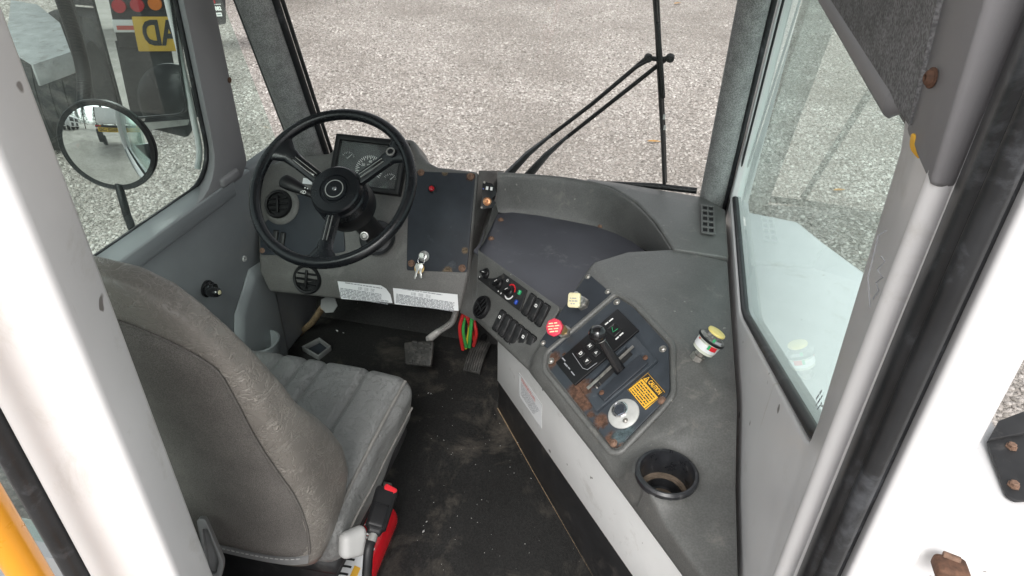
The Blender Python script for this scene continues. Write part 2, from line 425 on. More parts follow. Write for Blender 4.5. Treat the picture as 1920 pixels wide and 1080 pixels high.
def rod(name, a, b, r, mat, parent=None, r2=None, seg=16):
    a, b = V(a), V(b); h = (b - a).length
    return lathe(name, [(r, 0), (r if r2 is None else r2, h)], mat, parent, zframe(a, b - a), seg=seg)
def smooth_path(pts, k=6):
    pts = [V(p) for p in pts]; out = []
    for i in range(len(pts) - 1):
        p0 = pts[max(i - 1, 0)]; p1 = pts[i]; p2 = pts[i + 1]; p3 = pts[min(i + 2, len(pts) - 1)]
        for j in range(k):
            t = j / k
            out.append(0.5 * ((2 * p1) + (p2 - p0) * t + (2 * p0 - 5 * p1 + 4 * p2 - p3) * t * t + (3 * p1 - p0 - 3 * p2 + p3) * t ** 3))
    out.append(pts[-1]); return out
def tube(name, pts, r, mat, parent=None, seg=12, closed=False, rfun=None, flat=1.0, up=None):
    pts = [V(p) for p in pts]; n = len(pts); vs = []; fs = []
    prev = None
    for i, p in enumerate(pts):
        t = (pts[(i + 1) % n] - pts[i - 1]) if closed else (pts[min(i + 1, n - 1)] - pts[max(i - 1, 0)])
        t.normalize()
        if up is not None: x = V(up)
        else: x = prev if prev is not None else (V((0, 0, 1)) if abs(t.z) < 0.9 else V((1, 0, 0)))
        x = (x - t * x.dot(t)).normalized(); prev = x; y = t.cross(x)
        rr = r if rfun is None else rfun(i / (n - 1))
        for k in range(seg):
            a = 2 * math.pi * k / seg
            vs.append(p + x * (rr * flat * math.cos(a)) + y * (rr * math.sin(a)))
    m = n if closed else n - 1
    for i in range(m):
        for k in range(seg):
            a = i * seg + k; b = i * seg + (k + 1) % seg; c = ((i + 1) % n) * seg + (k + 1) % seg; d = ((i + 1) % n) * seg + k
            fs.append((a, b, c, d))
    if not closed: fs += [tuple(reversed(range(seg))), tuple(range((n - 1) * seg, n * seg))]
    return obj(name, vs, fs, mat, parent, smooth=True, angle=60)
def text(name, s, size, wm, mat, parent, align='CENTER', depth=0.0002, xs=1.0, space=1.0, bold=0.0):
    cu = bpy.data.curves.new(name, 'FONT'); cu.body = s; cu.size = size; cu.align_x = align; cu.align_y = 'CENTER'; cu.extrude = depth; cu.space_character = space; cu.offset = bold
    cu.resolution_u = 3
    t = bpy.data.objects.new(name + '_tmp', cu); COL.objects.link(t)
    dg = bpy.context.evaluated_depsgraph_get(); dg.update()
    me = bpy.data.meshes.new_from_object(t.evaluated_get(dg))
    bpy.data.objects.remove(t)
    for v in me.vertices: v.co.x *= xs
    me.materials.clear(); me.materials.append(M[mat])
    o = bpy.data.objects.new(name, me); link(o, parent, wm); return o
def print_lines(name, rows, wm, mat, parent, h, seed=1, lift=0.0006):
    """rows of unreadable small print: (x0, x1, y) broken into word-sized strokes, one flat mesh"""
    r = random.Random(seed); vs = []; fs = []
    for x0, x1, y in rows:
        x = x0
        while x < x1:
            w = r.uniform(1.2, 5.0) * h; w = min(w, x1 - x)
            if w > 0.4 * h:
                b = len(vs); hh = h * r.uniform(0.35, 0.5)
                vs += [(x, y - hh, lift), (x + w, y - hh, lift), (x + w, y + hh, lift), (x, y + hh, lift)]; fs.append((b, b + 1, b + 2, b + 3))
            x += w + h * r.uniform(0.4, 0.8)
    return obj(name, vs, fs, mat, parent, wm)
def soft_box(name, size, r, mat, parent, wm, res=(20, 20, 10), deform=None):
    """cushion: a box with rounded edges, each vertex passed through deform(x, y, z) with the coordinates in -1..1"""
    bm = bmesh.new(); sx, sy, sz = (s / 2 for s in size); key = {}
    def vert(i, j, k):
        if (i, j, k) in key: return key[(i, j, k)]
        p = V((-1 + 2 * i / res[0], -1 + 2 * j / res[1], -1 + 2 * k / res[2]))
        q = V((p.x * sx, p.y * sy, p.z * sz))
        inner = V((max(-sx + r, min(sx - r, q.x)), max(-sy + r, min(sy - r, q.y)), max(-sz + r, min(sz - r, q.z))))
        d = q - inner
        if d.length > 1e-9:
            mx = max(abs(d.x), abs(d.y), abs(d.z)); q = inner + d.normalized() * mx
        if deform: q = deform(q, p)
        key[(i, j, k)] = bm.verts.new(q); return key[(i, j, k)]
    a, b, c = res
    for i in range(a):
        for j in range(b):
            for k in (0, c):
                f = [vert(i, j, k), vert(i + 1, j, k), vert(i + 1, j + 1, k), vert(i, j + 1, k)]; bm.faces.new(f)
    for i in range(a):
        for k in range(c):
            for j in (0, b): bm.faces.new([vert(i, j, k), vert(i + 1, j, k), vert(i + 1, j, k + 1), vert(i, j, k + 1)])
    for j in range(b):
        for k in range(c):
            for i in (0, a): bm.faces.new([vert(i, j, k), vert(i, j + 1, k), vert(i, j + 1, k + 1), vert(i, j, k + 1)])
    bmesh.ops.recalc_face_normals(bm, faces=bm.faces)
    me = bpy.data.meshes.new(name); bm.to_mesh(me); bm.free(); me.materials.append(M[mat])
    for p in me.polygons: p.use_smooth = True
    o = bpy.data.objects.new(name, me); link(o, parent, wm); return o
_screw = {}
def screw(P, n, parent, mat='steel', r=0.008):
    key = (mat, r)
    wm = zframe(P, n)
    if key not in _screw:
        _screw[key] = lathe('screw', [(r * 1.25, -0.001), (r * 1.25, 0.0008), (r, 0.0012), (r * 0.9, r * 0.5), (r * 0.6, r * 0.72), (r * 0.4, r * 0.75), (r * 0.36, r * 0.35), (0, r * 0.3)], mat, parent, wm, seg=14)
        return _screw[key]
    return copy_of(_screw[key], parent, wm)
# ================================================================== ground
ZF = 0.12            # cab floor
ZG = -1.0            # yard surface
GX, GY = 300.0, 300.0
ground = obj('ground', [(-GX, -GY, ZG), (GX, -GY, ZG), (GX, GY, ZG), (-GX, GY, ZG)], [(0, 1, 2, 3)], 'gravel')
structure(ground)
def make_gravel():
    pro = []
    for k in range(4):
        bm = bmesh.new(); bmesh.ops.create_icosphere(bm, subdivisions=1, radius=1.0)
        for v in bm.verts:
            v.co *= 0.72 + 0.5 * rnd.random(); v.co.z *= 0.6; v.co.x *= 1.15
        me = bpy.data.meshes.new('stone_shape'); bm.to_mesh(me); bm.free(); me.materials.append(M['stone']); pro.append(me)
    # where stones lie: the yard in view in front, to the left and right, and what the mirrors show behind
    vs = []
    step = 0.030
    y = 1.6
    while y < 15.5:
        x0, x1 = -1.12 * y - 1.0, 0.55 * y + 0.8
        if y < 4.0: x0 = -1.35 * y - 1.2
        x = x0
        s = step * max(1.0, y / 8.0) if y > 8 else step
        while x < x1:
            edge = min((x - x0), (x1 - x)) / (0.10 * y + .3)
            if edge < 1 and rnd.random() > edge: x += s; continue
            vs.append((x + rnd.uniform(-.5, .5) * s, y + rnd.uniform(-.5, .5) * s, ZG + rnd.uniform(-0.004, 0.005)))
            x += s * rnd.uniform(0.75, 1.25)
        y += s
    y = -0.5
    while y > -8:
        x = -6.5
        while x < -1.8:
            vs.append((x + rnd.uniform(-.02, .02), y + rnd.uniform(-.02, .02), ZG + rnd.uniform(-0.004, 0.005))); x += 0.05 * rnd.uniform(0.75, 1.25)
        y -= 0.05
    print('stones', len(vs))
    me = bpy.data.meshes.new('gravel'); me.from_pydata(vs, [], [])
    o = bpy.data.objects.new('gravel', me); link(o)
    me.materials.append(M['stone'])
    o['kind'] = 'stuff'; o['label'] = 'loose pale crushed stone covering the yard'; o['category'] = 'gravel'
    srcs = bpy.data.collections.new('stone_shapes')
    for p in pro:
        so = bpy.data.objects.new('stone_shape', p); srcs.objects.link(so)
    ng = bpy.data.node_groups.new('scatter_stones', 'GeometryNodeTree')
    ng.interface.new_socket('Geometry', in_out='INPUT', socket_type='NodeSocketGeometry')
    ng.interface.new_socket('Geometry', in_out='OUTPUT', socket_type='NodeSocketGeometry')
    gi = ng.nodes.new('NodeGroupInput'); go = ng.nodes.new('NodeGroupOutput')
    ci = ng.nodes.new('GeometryNodeCollectionInfo'); ci.inputs['Collection'].default_value = srcs
    ci.inputs['Separate Children'].default_value = True; ci.inputs['Reset Children'].default_value = True
    ip = ng.nodes.new('GeometryNodeInstanceOnPoints'); ip.inputs['Pick Instance'].default_value = True
    rv = ng.nodes.new('FunctionNodeRandomValue'); rv.data_type = 'FLOAT_VECTOR'
    rv.inputs[0].default_value = (-0.5, -0.5, 0.0); rv.inputs[1].default_value = (0.5, 0.5, 6.28)
    rs = ng.nodes.new('FunctionNodeRandomValue'); rs.data_type = 'FLOAT'; rs.inputs[2].default_value = 0.006; rs.inputs[3].default_value = 0.021; rs.inputs['Seed'].default_value = 5
    ng.links.new(gi.outputs[0], ip.inputs['Points']); ng.links.new(ci.outputs[0], ip.inputs['Instance'])
    ng.links.new(rv.outputs[0], ip.inputs['Rotation']); ng.links.new(rs.outputs[1], ip.inputs['Scale'])
    ng.links.new(ip.outputs[0], go.inputs[0])
    md = o.modifiers.new('scatter', 'NODES'); md.node_group = ng
    return o
make_gravel()

# ================================================================== the cab shell
XL, XR = -1.20, 0.22         # inner faces of the side walls
GXL = XL - .065              # plane of the door glass
cab = thing('truck_cab', 'white yard truck cab with grey interior seen through its open rear doorway', 'truck cab', (-0.5, 1.2, ZF - 0.02))
obj('floor_pan', [(XL - .04, .46, ZF - .03), (XR + .02, .46, ZF - .03), (XR + .02, 2.02, ZF - .03), (XL - .04, 2.02, ZF - .03)], [(0, 1, 2, 3)], 'frame_black', cab, solid=0.04)
# firewall, sloping forward under the dashboard
obj('firewall', [(XL - .03, 1.93, ZF - .02), (.2, 1.93, ZF - .02), (.2, 2.06, ZF + .25), (XL - .03, 2.06, ZF + .25), (.2, 2.0, .70), (XL - .03, 2.0, .70)], [(0, 1, 2, 3), (3, 2, 4, 5)], 'mat_black', cab, solid=0.02)
# --- left side: lower wall with ledge, door pillar, header
ZS = 0.857
lw = hexa('side_panel', [(XL - .06, .50, ZF), (XL, .50, ZF), (XL, 1.70, ZF), (XL - .06, 1.70, ZF)], [(XL - .058, .50, ZS - .016), (XL, .50, ZS - .016), (XL, 1.70, ZS - .016), (XL - .058, 1.70, ZS - .016)], 'wall_grey', cab, bevel=0.008, seg=3)
hexa('side_panel', [(XL - .06, 1.703, ZF), (XL - .006, 1.703, ZF), (XL - .006, 1.98, ZF), (XL - .06, 1.98, ZF)], [(XL - .04, 1.703, ZS - .01), (XL - .006, 1.703, ZS - .02), (XL - .006, 1.98, ZS - .03), (XL - .04, 1.98, ZS - .01)], 'wall_grey', cab, bevel=0.01)
hexa('door_skin', [(XL - .12, .42, -.15), (XL - .085, .42, -.15), (XL - .085, 2.02, -.15), (XL - .12, 2.02, -.15)], [(XL - .10, .42, ZS - .075), (XL - .075, .42, ZS - .06), (XL - .075, 2.02, ZS - .06), (XL - .10, 2.02, ZS - .075)], 'white_paint', cab, bevel=0.01)
# raised ledge of the sill with the clip near the pillar
hexa('sill_ledge', [(GXL + .004, .52, ZS - .055), (XL + .010, .52, ZS - .055), (XL + .010, 1.60, ZS - .055), (GXL + .004, 1.60, ZS - .055)], [(GXL + .004, .52, ZS - .002), (XL + .008, .52, ZS - .006), (XL + .008, 1.60, ZS - .006), (GXL + .004, 1.60, ZS - .002)], 'wall_grey', cab, bevel=0.005)
box('sill_clip', (XL + .0, 1.585, ZS + .004), (.03, .085, .03), 'trim_grey', cab, bevel=0.008)
# door pillar with the rounded window corner
def left_win(y, z): return V((XL, y, z))
WZ0, WZ1 = ZS - .010, 1.70
def win_loop(front, z0, r):
    lp = [(.54, z0), (front - r - .05, z0)]
    for i in range(0, 7):
        a = math.radians(-90 + 15 * i); lp.append((front - r + r * math.cos(a), z0 + r + r * math.sin(a)))
    return lp + [(front + .012, 1.25), (front + .025, WZ1 - .05), (front - .04, WZ1), (.54, WZ1)]
wire_in = win_loop(1.615, WZ0, .115)       # at the glass
wire_near = win_loop(1.552, WZ0 + .004, .13)   # at the inner face of the pillar
def wall_frame(name, x0, x1, inner, outer, mat, parent, bevel=0.006, inner2=None):
    n = len(inner); vs = []
    for xx, inn in ((x0, inner), (x1, inner2 or inner)):
        vs += [(xx, p[0], p[1]) for p in inn] + [(xx, p[0], p[1]) for p in outer]
    fs = []
    for i in range(n):
        j = (i + 1) % n
        fs += [(i, j, n + j, n + i), (2 * n + i, 3 * n + i, 3 * n + j, 2 * n + j), (i, 2 * n + i, 2 * n + j, j), (n + i, n + j, 3 * n + j, 3 * n + i)]
    return obj(name, vs, fs, mat, parent, bevel=bevel, seg=2)
outer = [(.48, WZ0 - .012), (1.40, WZ0 - .012)] + [(1.50 + .03 * i, WZ0 - .012) for i in range(0, 6)] + [(1.688, WZ0 + .02)] + [(1.69, 1.25), (1.69, WZ1 + .06), (1.55, WZ1 + .14), (.48, WZ1 + .14)]
wall_frame('window_frame', GXL + .004, XL + .004, wire_in, outer, 'trim_grey', cab, bevel=0.005, inner2=wire_near)
# bolt hole lug on the pillar
box('pillar_lug', (XL - .02, 1.69, 1.115), (.03, .022, .04), 'trim_grey', cab, bevel=0.007)
rod('bolt', (XL + .0, 1.683, 1.115), (XL + .006, 1.683, 1.115), .008, 'rust', cab)
# pale outer flange and rubber run beyond the glass
tube('window_flange', [V((GXL - .022, p[0] - .004, p[1])) for p in wire_in[5:11]], .009, 'white_paint', cab, seg=8)
sealpts = [V((GXL + .004, p[0] - (.006 if p[0] > 1.3 else 0), p[1] + .004)) for p in wire_in]
tube('window_seal', sealpts, .007, 'rubber', cab, seg=8, closed=True)
def pane(name, x, poly, th, mat, parent):
    n = len(poly)
    vs = [(x, p[0], p[1]) for p in poly] + [(x + th, p[0], p[1]) for p in poly]
    fs = [tuple(range(n)), tuple(range(n, 2 * n))] + [(i, (i + 1) % n, n + (i + 1) % n, n + i) for i in range(n)]
    return obj(name, vs, fs, mat, parent)
pane('window_glass', GXL - .004, [(p[0], p[1]) for p in wire_in], .005, 'glass_side', cab)
# front quarter glass between door pillar and windscreen pillar
pane('quarter_glass', XL - .045, [(1.69, ZS - .02), (1.93, ZS - .02), (1.80, 1.26), (1.69, 1.62)], .005, 'glass_side', cab)
box('header_rail', (XL - .04, 1.1, 1.80), (.09, 1.25, .13), 'trim_grey', cab, bevel=0.01)
# --- windscreen: pillars lean back toward the roof
def ws(x, z, off=0.0): return V((x, 1.925 - (z - .83) * .36 + off, z))
tube('windscreen_pillar', [ws(-1.128, .78), ws(-1.122, 1.0), ws(-1.112, 1.35), ws(-1.10, 1.80)], .050, 'pillar_carpet', cab, seg=20)
tube('windscreen_pillar', [ws(.176, .78), ws(.172, 1.0), ws(.163, 1.35), ws(.155, 1.80)], .037, 'pillar_carpet', cab, seg=20)
tube('pillar_seal', [ws(-1.176, .78, -.012), ws(-1.170, 1.0, -.012), ws(-1.160, 1.35, -.012), ws(-1.148, 1.80, -.012)], .0095, 'rubber', cab, seg=8)
tube('pillar_seal', [ws(-1.076, .78, .012), ws(-1.070, 1.0, .012), ws(-1.060, 1.35, .012), ws(-1.048, 1.80, .012)], .012, 'rubber', cab, seg=8)
tube('pillar_seal', [ws(-1.060, .78, .022), ws(-1.054, 1.0, .022), ws(-1.044, 1.35, .022), ws(-1.032, 1.80, .022)], .006, 'frame_black', cab, seg=8)
tube('pillar_seal', [ws(.214, .78, -.01), ws(.210, 1.0, -.01), ws(.203, 1.35, -.01), ws(.196, 1.80, -.01)], .008, 'rubber', cab, seg=8)
tube('pillar_trim', [ws(.231, .80, -.03), ws(.227, 1.0, -.03), ws(.220, 1.35, -.03), ws(.213, 1.80, -.03)], .003, 'rubber', cab, seg=8)
wsg = [ws(-1.05, .80, .03), ws(.16, .80, .03), ws(.14, 1.76, .03), ws(-1.03, 1.76, .03)]
hexa('windscreen', wsg, [p + V((0, .005, .0018)) for p in wsg], 'glass_front', cab)
# --- roof over the cab
hexa('roof', [(XL - .1, .47, 1.83), (XR + .06, .47, 1.83), (XR + .06, 1.66, 1.80), (XL - .1, 1.66, 1.80)], [(XL - .1, .47, 1.90), (XR + .06, .47, 1.90), (XR + .06, 1.66, 1.87), (XL - .1, 1.66, 1.87)], 'white_paint', cab, bevel=0.02)
# --- right side: wall with the slanted window
rw_in = [(1.972, .845), (1.30, .843), (1.255, .855), (.655, 1.098), (.632, 1.115), (.63, 1.15), (.672, 1.462), (.69, 1.488), (1.20, 1.506), (1.84, 1.52)]
rw_out = [(1.99, ZF), (1.30, ZF), (1.10, ZF), (.655, ZF), (.535, ZF), (.535, 1.15), (.535, 1.47), (.535, 1.82), (1.20, 1.82), (1.70, 1.82)]
wall_frame('side_wall', XR, XR + .05, rw_in, rw_out, 'white_paint', cab, bevel=0.005)
tube('window_seal', [V((XR + .012, p[0] + (.006 if p[0] < .7 else 0), p[1] + (.006 if p[1] < 1.2 else -.006))) for p in rw_in], .0085, 'rubber', cab, seg=8, closed=True)
pane('window_glass', XR + .016, rw_in, .005, 'glass_right', cab)
# maker's etching on the glass near the lower corner
gp = Plane((XR + .0155, 1, 1), (-1, 0, 0), (0, -1, 0))
print_lines('glass_etching', [(-.012, .012, .012), (-.014, .014, .004), (-.008, .01, -.004)], gp.mat(gp.at(1537, 757, .0005), 1.2), 'print_grey', cab, .0035, 5, .0002)
# carpeted header with moulded lip, grey post cover
obj('header_carpet', [(XR - .004, .63, 1.50), (XR - .004, 1.75, 1.53), (XR - .05, 1.75, 1.80), (XR - .036, .63, 1.80)], [(0, 1, 2, 3)], 'head_carpet', cab, solid=0.01)
tube('header_lip', smooth_path([(XR - .010, 1.75, 1.520), (XR - .010, 1.2, 1.508), (XR - .010, .76, 1.495), (XR - .010, .70, 1.495), (XR - .008, .672, 1.505)], 4), .008, 'trim_grey', cab, seg=10, flat=1.8, up=(0, 0, 1), rfun=lambda t: .0075 if t < .7 else .0075 - .0055 * (t - .7) / .3)
hexa('post_cover', [(XR - .016, .535, 1.482), (XR + .003, .535, 1.482), (XR + .003, .645, 1.487), (XR - .010, .645, 1.487)], [(XR - .040, .535, 1.82), (XR + .003, .535, 1.82), (XR + .003, .640, 1.82), (XR - .040, .640, 1.82)], 'trim_grey', cab, bevel=0.006)
cb = Plane((XR - .024, .63, 1.56), (-1, -.12, 0), (0, -1, 0))
screw(cb.at(1746, 146, .0), cb.n, cab, 'rust', .0065)
op = Plane((XR - .018, .63, 1.47), (-1, -.3, 0), (0, -1, 0))
plate('reflector_tab', round_corners([op.loc(1712, 245), op.loc(1726, 262), op.loc(1728, 302), op.loc(1708, 278)], .006), .002, 'caution_yellow', cab, op.mat(op.p), bevel=.0005)
# --- rear post right of the doorway: rounded post, rubber seal, outer skin
tube('post_bead', [(XR - .004, .548, ZF + .1), (XR - .004, .548, 1.60)], .012, 'white_paint', cab, seg=12)
hexa('doorway_seal', [(.214, .487, ZF), (.247, .478, ZF), (.250, .520, ZF), (.224, .532, ZF)], [(.204, .482, 1.86), (.234, .472, 1.86), (.240, .520, 1.86), (.216, .532, 1.86)], 'rubber', cab, bevel=0.010, seg=3)
tube('seal_bulb', [(.2270, .474, ZF), (.2170, .468, 1.86)], .009, 'rubber', cab, seg=10)
hexa('rear_post', [(.245, .465, ZF - .1), (.304, .460, ZF - .1), (.316, .54, ZF - .1), (.252, .54, ZF - .1)], [(.232, .465, 1.88), (.274, .460, 1.88), (.288, .54, 1.88), (.241, .54, 1.88)], 'white_paint', cab, bevel=0.006)
# pen scribble on the inner post
pp = Plane((XR - .0105, .56, 1.2), (-1, -.55, 0), (0, -1, 0))
tube('pen_mark', [pp.at(*q, .0015) for q in ((1664, 432), (1650, 440), (1630, 520), (1634, 575))], .0006, 'print_grey', cab, seg=5)
tube('pen_mark', [pp.at(*q, .0015) for q in ((1640, 560), (1650, 545), (1645, 530), (1658, 520), (1648, 505), (1662, 490), (1655, 480))], .0006, 'print_grey', cab, seg=5)
# --- rear post left of the doorway
LP = [(-.560, .505), (-.530, .418), (-.684, .418), (-.70, .505)]
hexa('rear_post', [(x, y, ZF - .1) for x, y in LP], [(x, y, 1.88) for x, y in LP], 'white_paint', cab, bevel=0.014, seg=4)
hexa('rear_wall', [(XL - .12, .45, ZF - .1), (-.70, .45, ZF - .1), (-.70, .50, ZF - .1), (XL - .12, .50, ZF - .1)], [(XL - .12, .45, .80), (-.70, .45, .80), (-.70, .50, .80), (XL - .12, .50, .80)], 'wall_grey', cab)
hexa('added_rear_window', [(XL - .02, .47, .80), (-.70, .47, .80), (-.70, .475, .80), (XL - .02, .475, .80)], [(XL - .02, .47, 1.80), (-.70, .47, 1.80), (-.70, .475, 1.80), (XL - .02, .475, 1.80)], 'glass_side', cab)  # unseen glass pane, added to let more daylight into the cab
box('rear_post', (XL - .07, .475, 1.3), (.10, .06, 1.1), 'white_paint', cab, bevel=.01)
tube('door_seal', [(-.706, .425, ZF), (-.706, .425, 1.86)], .016, 'rubber', cab, seg=12)
box('door_header', (-.17, .49, 1.87), (1.1, .07, .06), 'white_paint', cab)
# --- engine hood, fender and deck outside to the right
H0 = .50
hp = [on_z(1383, 397, H0), on_z(1500, 413, H0), on_z(1548, 452, H0), on_z(1626, 508, H0)]
hood_top = [V((.29, hp[0].y, H0 + .02)), V((hp[1].x, hp[1].y, H0)), V((hp[2].x, hp[2].y, H0)), V((hp[3].x, hp[3].y, H0)), V((.92, 1.6, H0)), V((.92, 1.02, H0 + .02)), V((.29, 1.02, H0 + .04))]
hood_bot = [V((p.x + (.03 if p.x > .4 else 0), p.y + (.05 if p.y > 1.7 else 0), -.2)) for p in hood_top]
hexa('engine_hood', hood_bot, hood_top, 'white_paint', cab, bevel=0.03, seg=4)
# ================================================================== floor mat
mat_o = obj('floor_mat', [(XL + .005, .47, ZF), (-.02, .47, ZF), (.16, .47, ZF), (.19, 1.95, ZF), (XL + .005, 1.95, ZF), (XL + .005, 2.045, ZF + .24), (.19, 2.045, ZF + .24)], [(0, 1, 2, 3, 4), (4, 3, 6, 5)], 'mat_black', None, solid=0.008)
for v in mat_o.data.vertices: v.co.z += .006
tag(mat_o, 'worn black rubber mat covering the cab floor', 'floor mat')

# ================================================================== dashboard
dash = thing('dashboard', 'grey moulded dashboard carrying gauges, vents and dark switch plates behind the steering wheel', 'dashboard', (-.85, 1.65, .5))
F = Plane((0, 1.62, .59), (0, -.8, .6), (1, 0, 0))
G = Plane((0, 1.62, .59), (0, -.914, .406), (1, 0, 0))
outl = [(484, 508), (481, 400), (486, 335), (506, 306), (540, 294), (618, 286), (628, 272), (637, 252), (774, 260), (786, 285), (800, 302), (820, 312), (897, 321), (880, 516)]
fp = [F.at(*q) for q in outl]
back = [V((p.x, min(p.y + .10, 1.985) if p.z > .66 else p.y + .30, p.z - (.085 if p.z > .66 else 0.0))) for p in fp]
nf_ = len(fp)
bL, bR = G.at(503, 549), G.at(864, 588)
bLb, bRb = bL + V((0, .30, -.01)), bR + V((0, .30, -.01))
dv = fp + back + [bL, bR, bLb, bRb]
iL, iR, iLb, iRb = 2 * nf_, 2 * nf_ + 1, 2 * nf_ + 2, 2 * nf_ + 3
dfc = [tuple(range(nf_)), tuple(range(nf_, 2 * nf_))] + [(i, i + 1, nf_ + i + 1, nf_ + i) for i in range(nf_ - 1)]
dfc += [(nf_ - 1, 0, iL, iR), (0, nf_, iLb, iL), (nf_ - 1, iR, iRb, 2 * nf_ - 1), (iL, iLb, iRb, iR), (nf_, 2 * nf_ - 1, iRb, iLb)]
obj('dash_body', dv, dfc, 'dash_plastic', dash, bevel=0.014, seg=4)
Fm = F.mat(F.p)
# gauge cluster: frame, recessed face, dials, lens
cl = [F.loc(637, 254), F.loc(770, 263), F.loc(764, 371), F.loc(638, 362)]
cx0, cx1 = cl[0][0], cl[1][0]; cy0, cy1 = cl[2][1], cl[0][1]
def rect(x0, x1, y0, y1): return [(x0, y0), (x1, y0), (x1, y1), (x0, y1)]
def frame_plate(name, o, i, th, mat, parent, wm, z0=0.0, bevel=0.003):
    vs = [(*p, z) for z in (z0, z0 + th) for p in o] + [(*p, z) for z in (z0, z0 + th) for p in i]
    n = len(o); fs = []
    for k in range(n):
        j = (k + 1) % n
        fs += [(k, j, n + j, n + k), (2 * n + k, 3 * n + k, 3 * n + j, 2 * n + j), (n + k, n + j, 3 * n + j, 3 * n + k), (k, 2 * n + k, 2 * n + j, j)]
    return obj(name, vs, fs, mat, parent, wm, bevel=bevel)
b_ = .016
cluster = frame_plate('instrument_cluster', rect(cx0, cx1, cy0, cy1), rect(cx0 + b_, cx1 - b_, cy0 + b_, cy1 - b_ * 1.2), .032, 'black_plastic', dash, Fm, z0=-.004, bevel=.004)
plate('gauge_face', rect(cx0 + b_, cx1 - b_, cy0 + b_, cy1 - b_ * 1.2), .002, 'gauge_black', cluster, Fm, z0=.003)
w_, h_ = cx1 - cx0 - 2 * b_, cy1 - cy0 - 2.2 * b_
gx0, gy0 = cx0 + b_, cy0 + b_
def dial(cx, cy, r, a0, a1, n, needle, nums=()):
    vs = []; fs = []
    for i in range(n + 1):
        a = math.radians(a0 + (a1 - a0) * i / n); L0 = r * (.72 if i % 2 == 0 else .84); w = r * .022
        d = V((math.cos(a), math.sin(a))); p = V((-d.y, d.x)); b = len(vs)
        for s, q in ((L0, -w), (r, -w), (r, w), (L0, w)): vs.append((cx + d.x * s + p.x * q, cy + d.y * s + p.y * q, .0056))
        fs.append((b, b + 1, b + 2, b + 3))
    g = obj('dial_marks', vs, fs, 'print_white', cluster, Fm)
    a = math.radians(needle); d = V((math.cos(a), math.sin(a))); p = V((-d.y, d.x)); w = r * .05
    obj('needle', [(cx + d.x * s + p.x * q, cy + d.y * s + p.y * q, .008) for s, q in ((-.1 * r, -w), (.78 * r, -w * .3), (.78 * r, w * .3), (-.1 * r, w))], [(0, 1, 2, 3)], 'print_white', cluster, Fm, solid=.001)
    lathe('needle_cap', [(r * .16, 0), (r * .16, .004), (0, .005)], 'black_gloss', cluster, Fm @ Matrix.Translation((cx, cy, .006)), seg=14)
    for s, ang, k in nums:
        a = math.radians(ang); text('numeral', s, r * k, Fm @ Matrix.Translation((cx + r * .55 * math.cos(a), cy + r * .55 * math.sin(a), .0058)), 'print_white', cluster)
dial(gx0 + w_ * .13, gy0 + h_ * .62, w_ * .11, 20, 150, 8, 48)
dial(gx0 + w_ * .13, gy0 + h_ * .22, w_ * .11, 20, 150, 8, 60)
dial(gx0 + w_ * .5, gy0 + h_ * .42, w_ * .22, -30, 210, 28, 205, (('40', 88, .26), ('20', 150, .26), ('60', 30, .26)))
text('numeral', 'MPH', w_ * .04, Fm @ Matrix.Translation((gx0 + w_ * .5, gy0 + h_ * .52, .0058)), 'print_white', cluster)
dial(gx0 + w_ * .86, gy0 + h_ * .22, w_ * .11, 20, 150, 8, 48)
dial(gx0 + w_ * .86, gy0 + h_ * .62, w_ * .11, 20, 150, 8, 70)
plate('gauge_lens', rect(gx0, gx0 + w_, gy0, gy0 + h_), .002, 'gauge_lens', cluster, Fm, z0=.017)
# dark plates
rp_px = [(767, 321), (892, 326), (876, 511), (763, 507)]
rpl = [F.loc(*q) for q in rp_px]
st = [(F.at(u, v) , r, RUST) for u, v, r in ((883, 331, .016), (867, 503, .014), (772, 494, .012), (790, 324, .012))]
st += [(F.at(u, v), r, (.20, .15, .10)) for u, v, r in ((890, 420, .012), (872, 470, .012), (840, 511, .02), (835, 324, .012))]
pmat('plate_navy_rusted', (0.030, 0.035, 0.043), 0.5, spec=0.25, var=0.25, vscale=9, bump=0.1, bscale=600, wear=((0.10, 0.11, 0.125), 0.10, 11.0), stains=[(Fm.inverted() @ p, r, c) for p, r, c in st])
key_plate = plate('switch_plate', round_corners(rpl, .008), .004, 'plate_navy_rusted', dash, Fm, bevel=.001)
for q, m in (((883, 331), 'rusty_bolt'), ((867, 503), 'rusty_bolt'), ((772, 494), 'rusty_bolt'), ((790, 324), 'rusty_bolt')):
    screw(F.at(*q, .004), F.n, key_plate, m, .0085)
wl = lathe('warning_light', [(.0125, 0), (.0125, .003), (.010, .005)], 'black_plastic', key_plate, F.mat(F.at(811, 355, .004)))
lathe('red_lens', [(.0085, 0), (.0085, .006), (.006, .010), (0, .011)], 'lens_red', wl, F.mat(F.at(811, 355, .008)))
ig = lathe('ignition_lock', [(.0165, 0), (.0165, .004), (.013, .007), (.013, .012), (.0115, .013), (0, .013)], 'dull_chrome', key_plate, F.mat(F.at(796, 481, .004)))
lp_px = [(489, 478), (489, 425), (552, 366), (640, 362), (648, 472), (602, 479)]
left_plate = plate('switch_plate', round_corners([F.loc(*q) for q in lp_px], .008), .004, 'plate_navy', dash, Fm, bevel=.001)
screw(F.at(493, 470, .004), F.n, left_plate, 'rusty_bolt', .007)
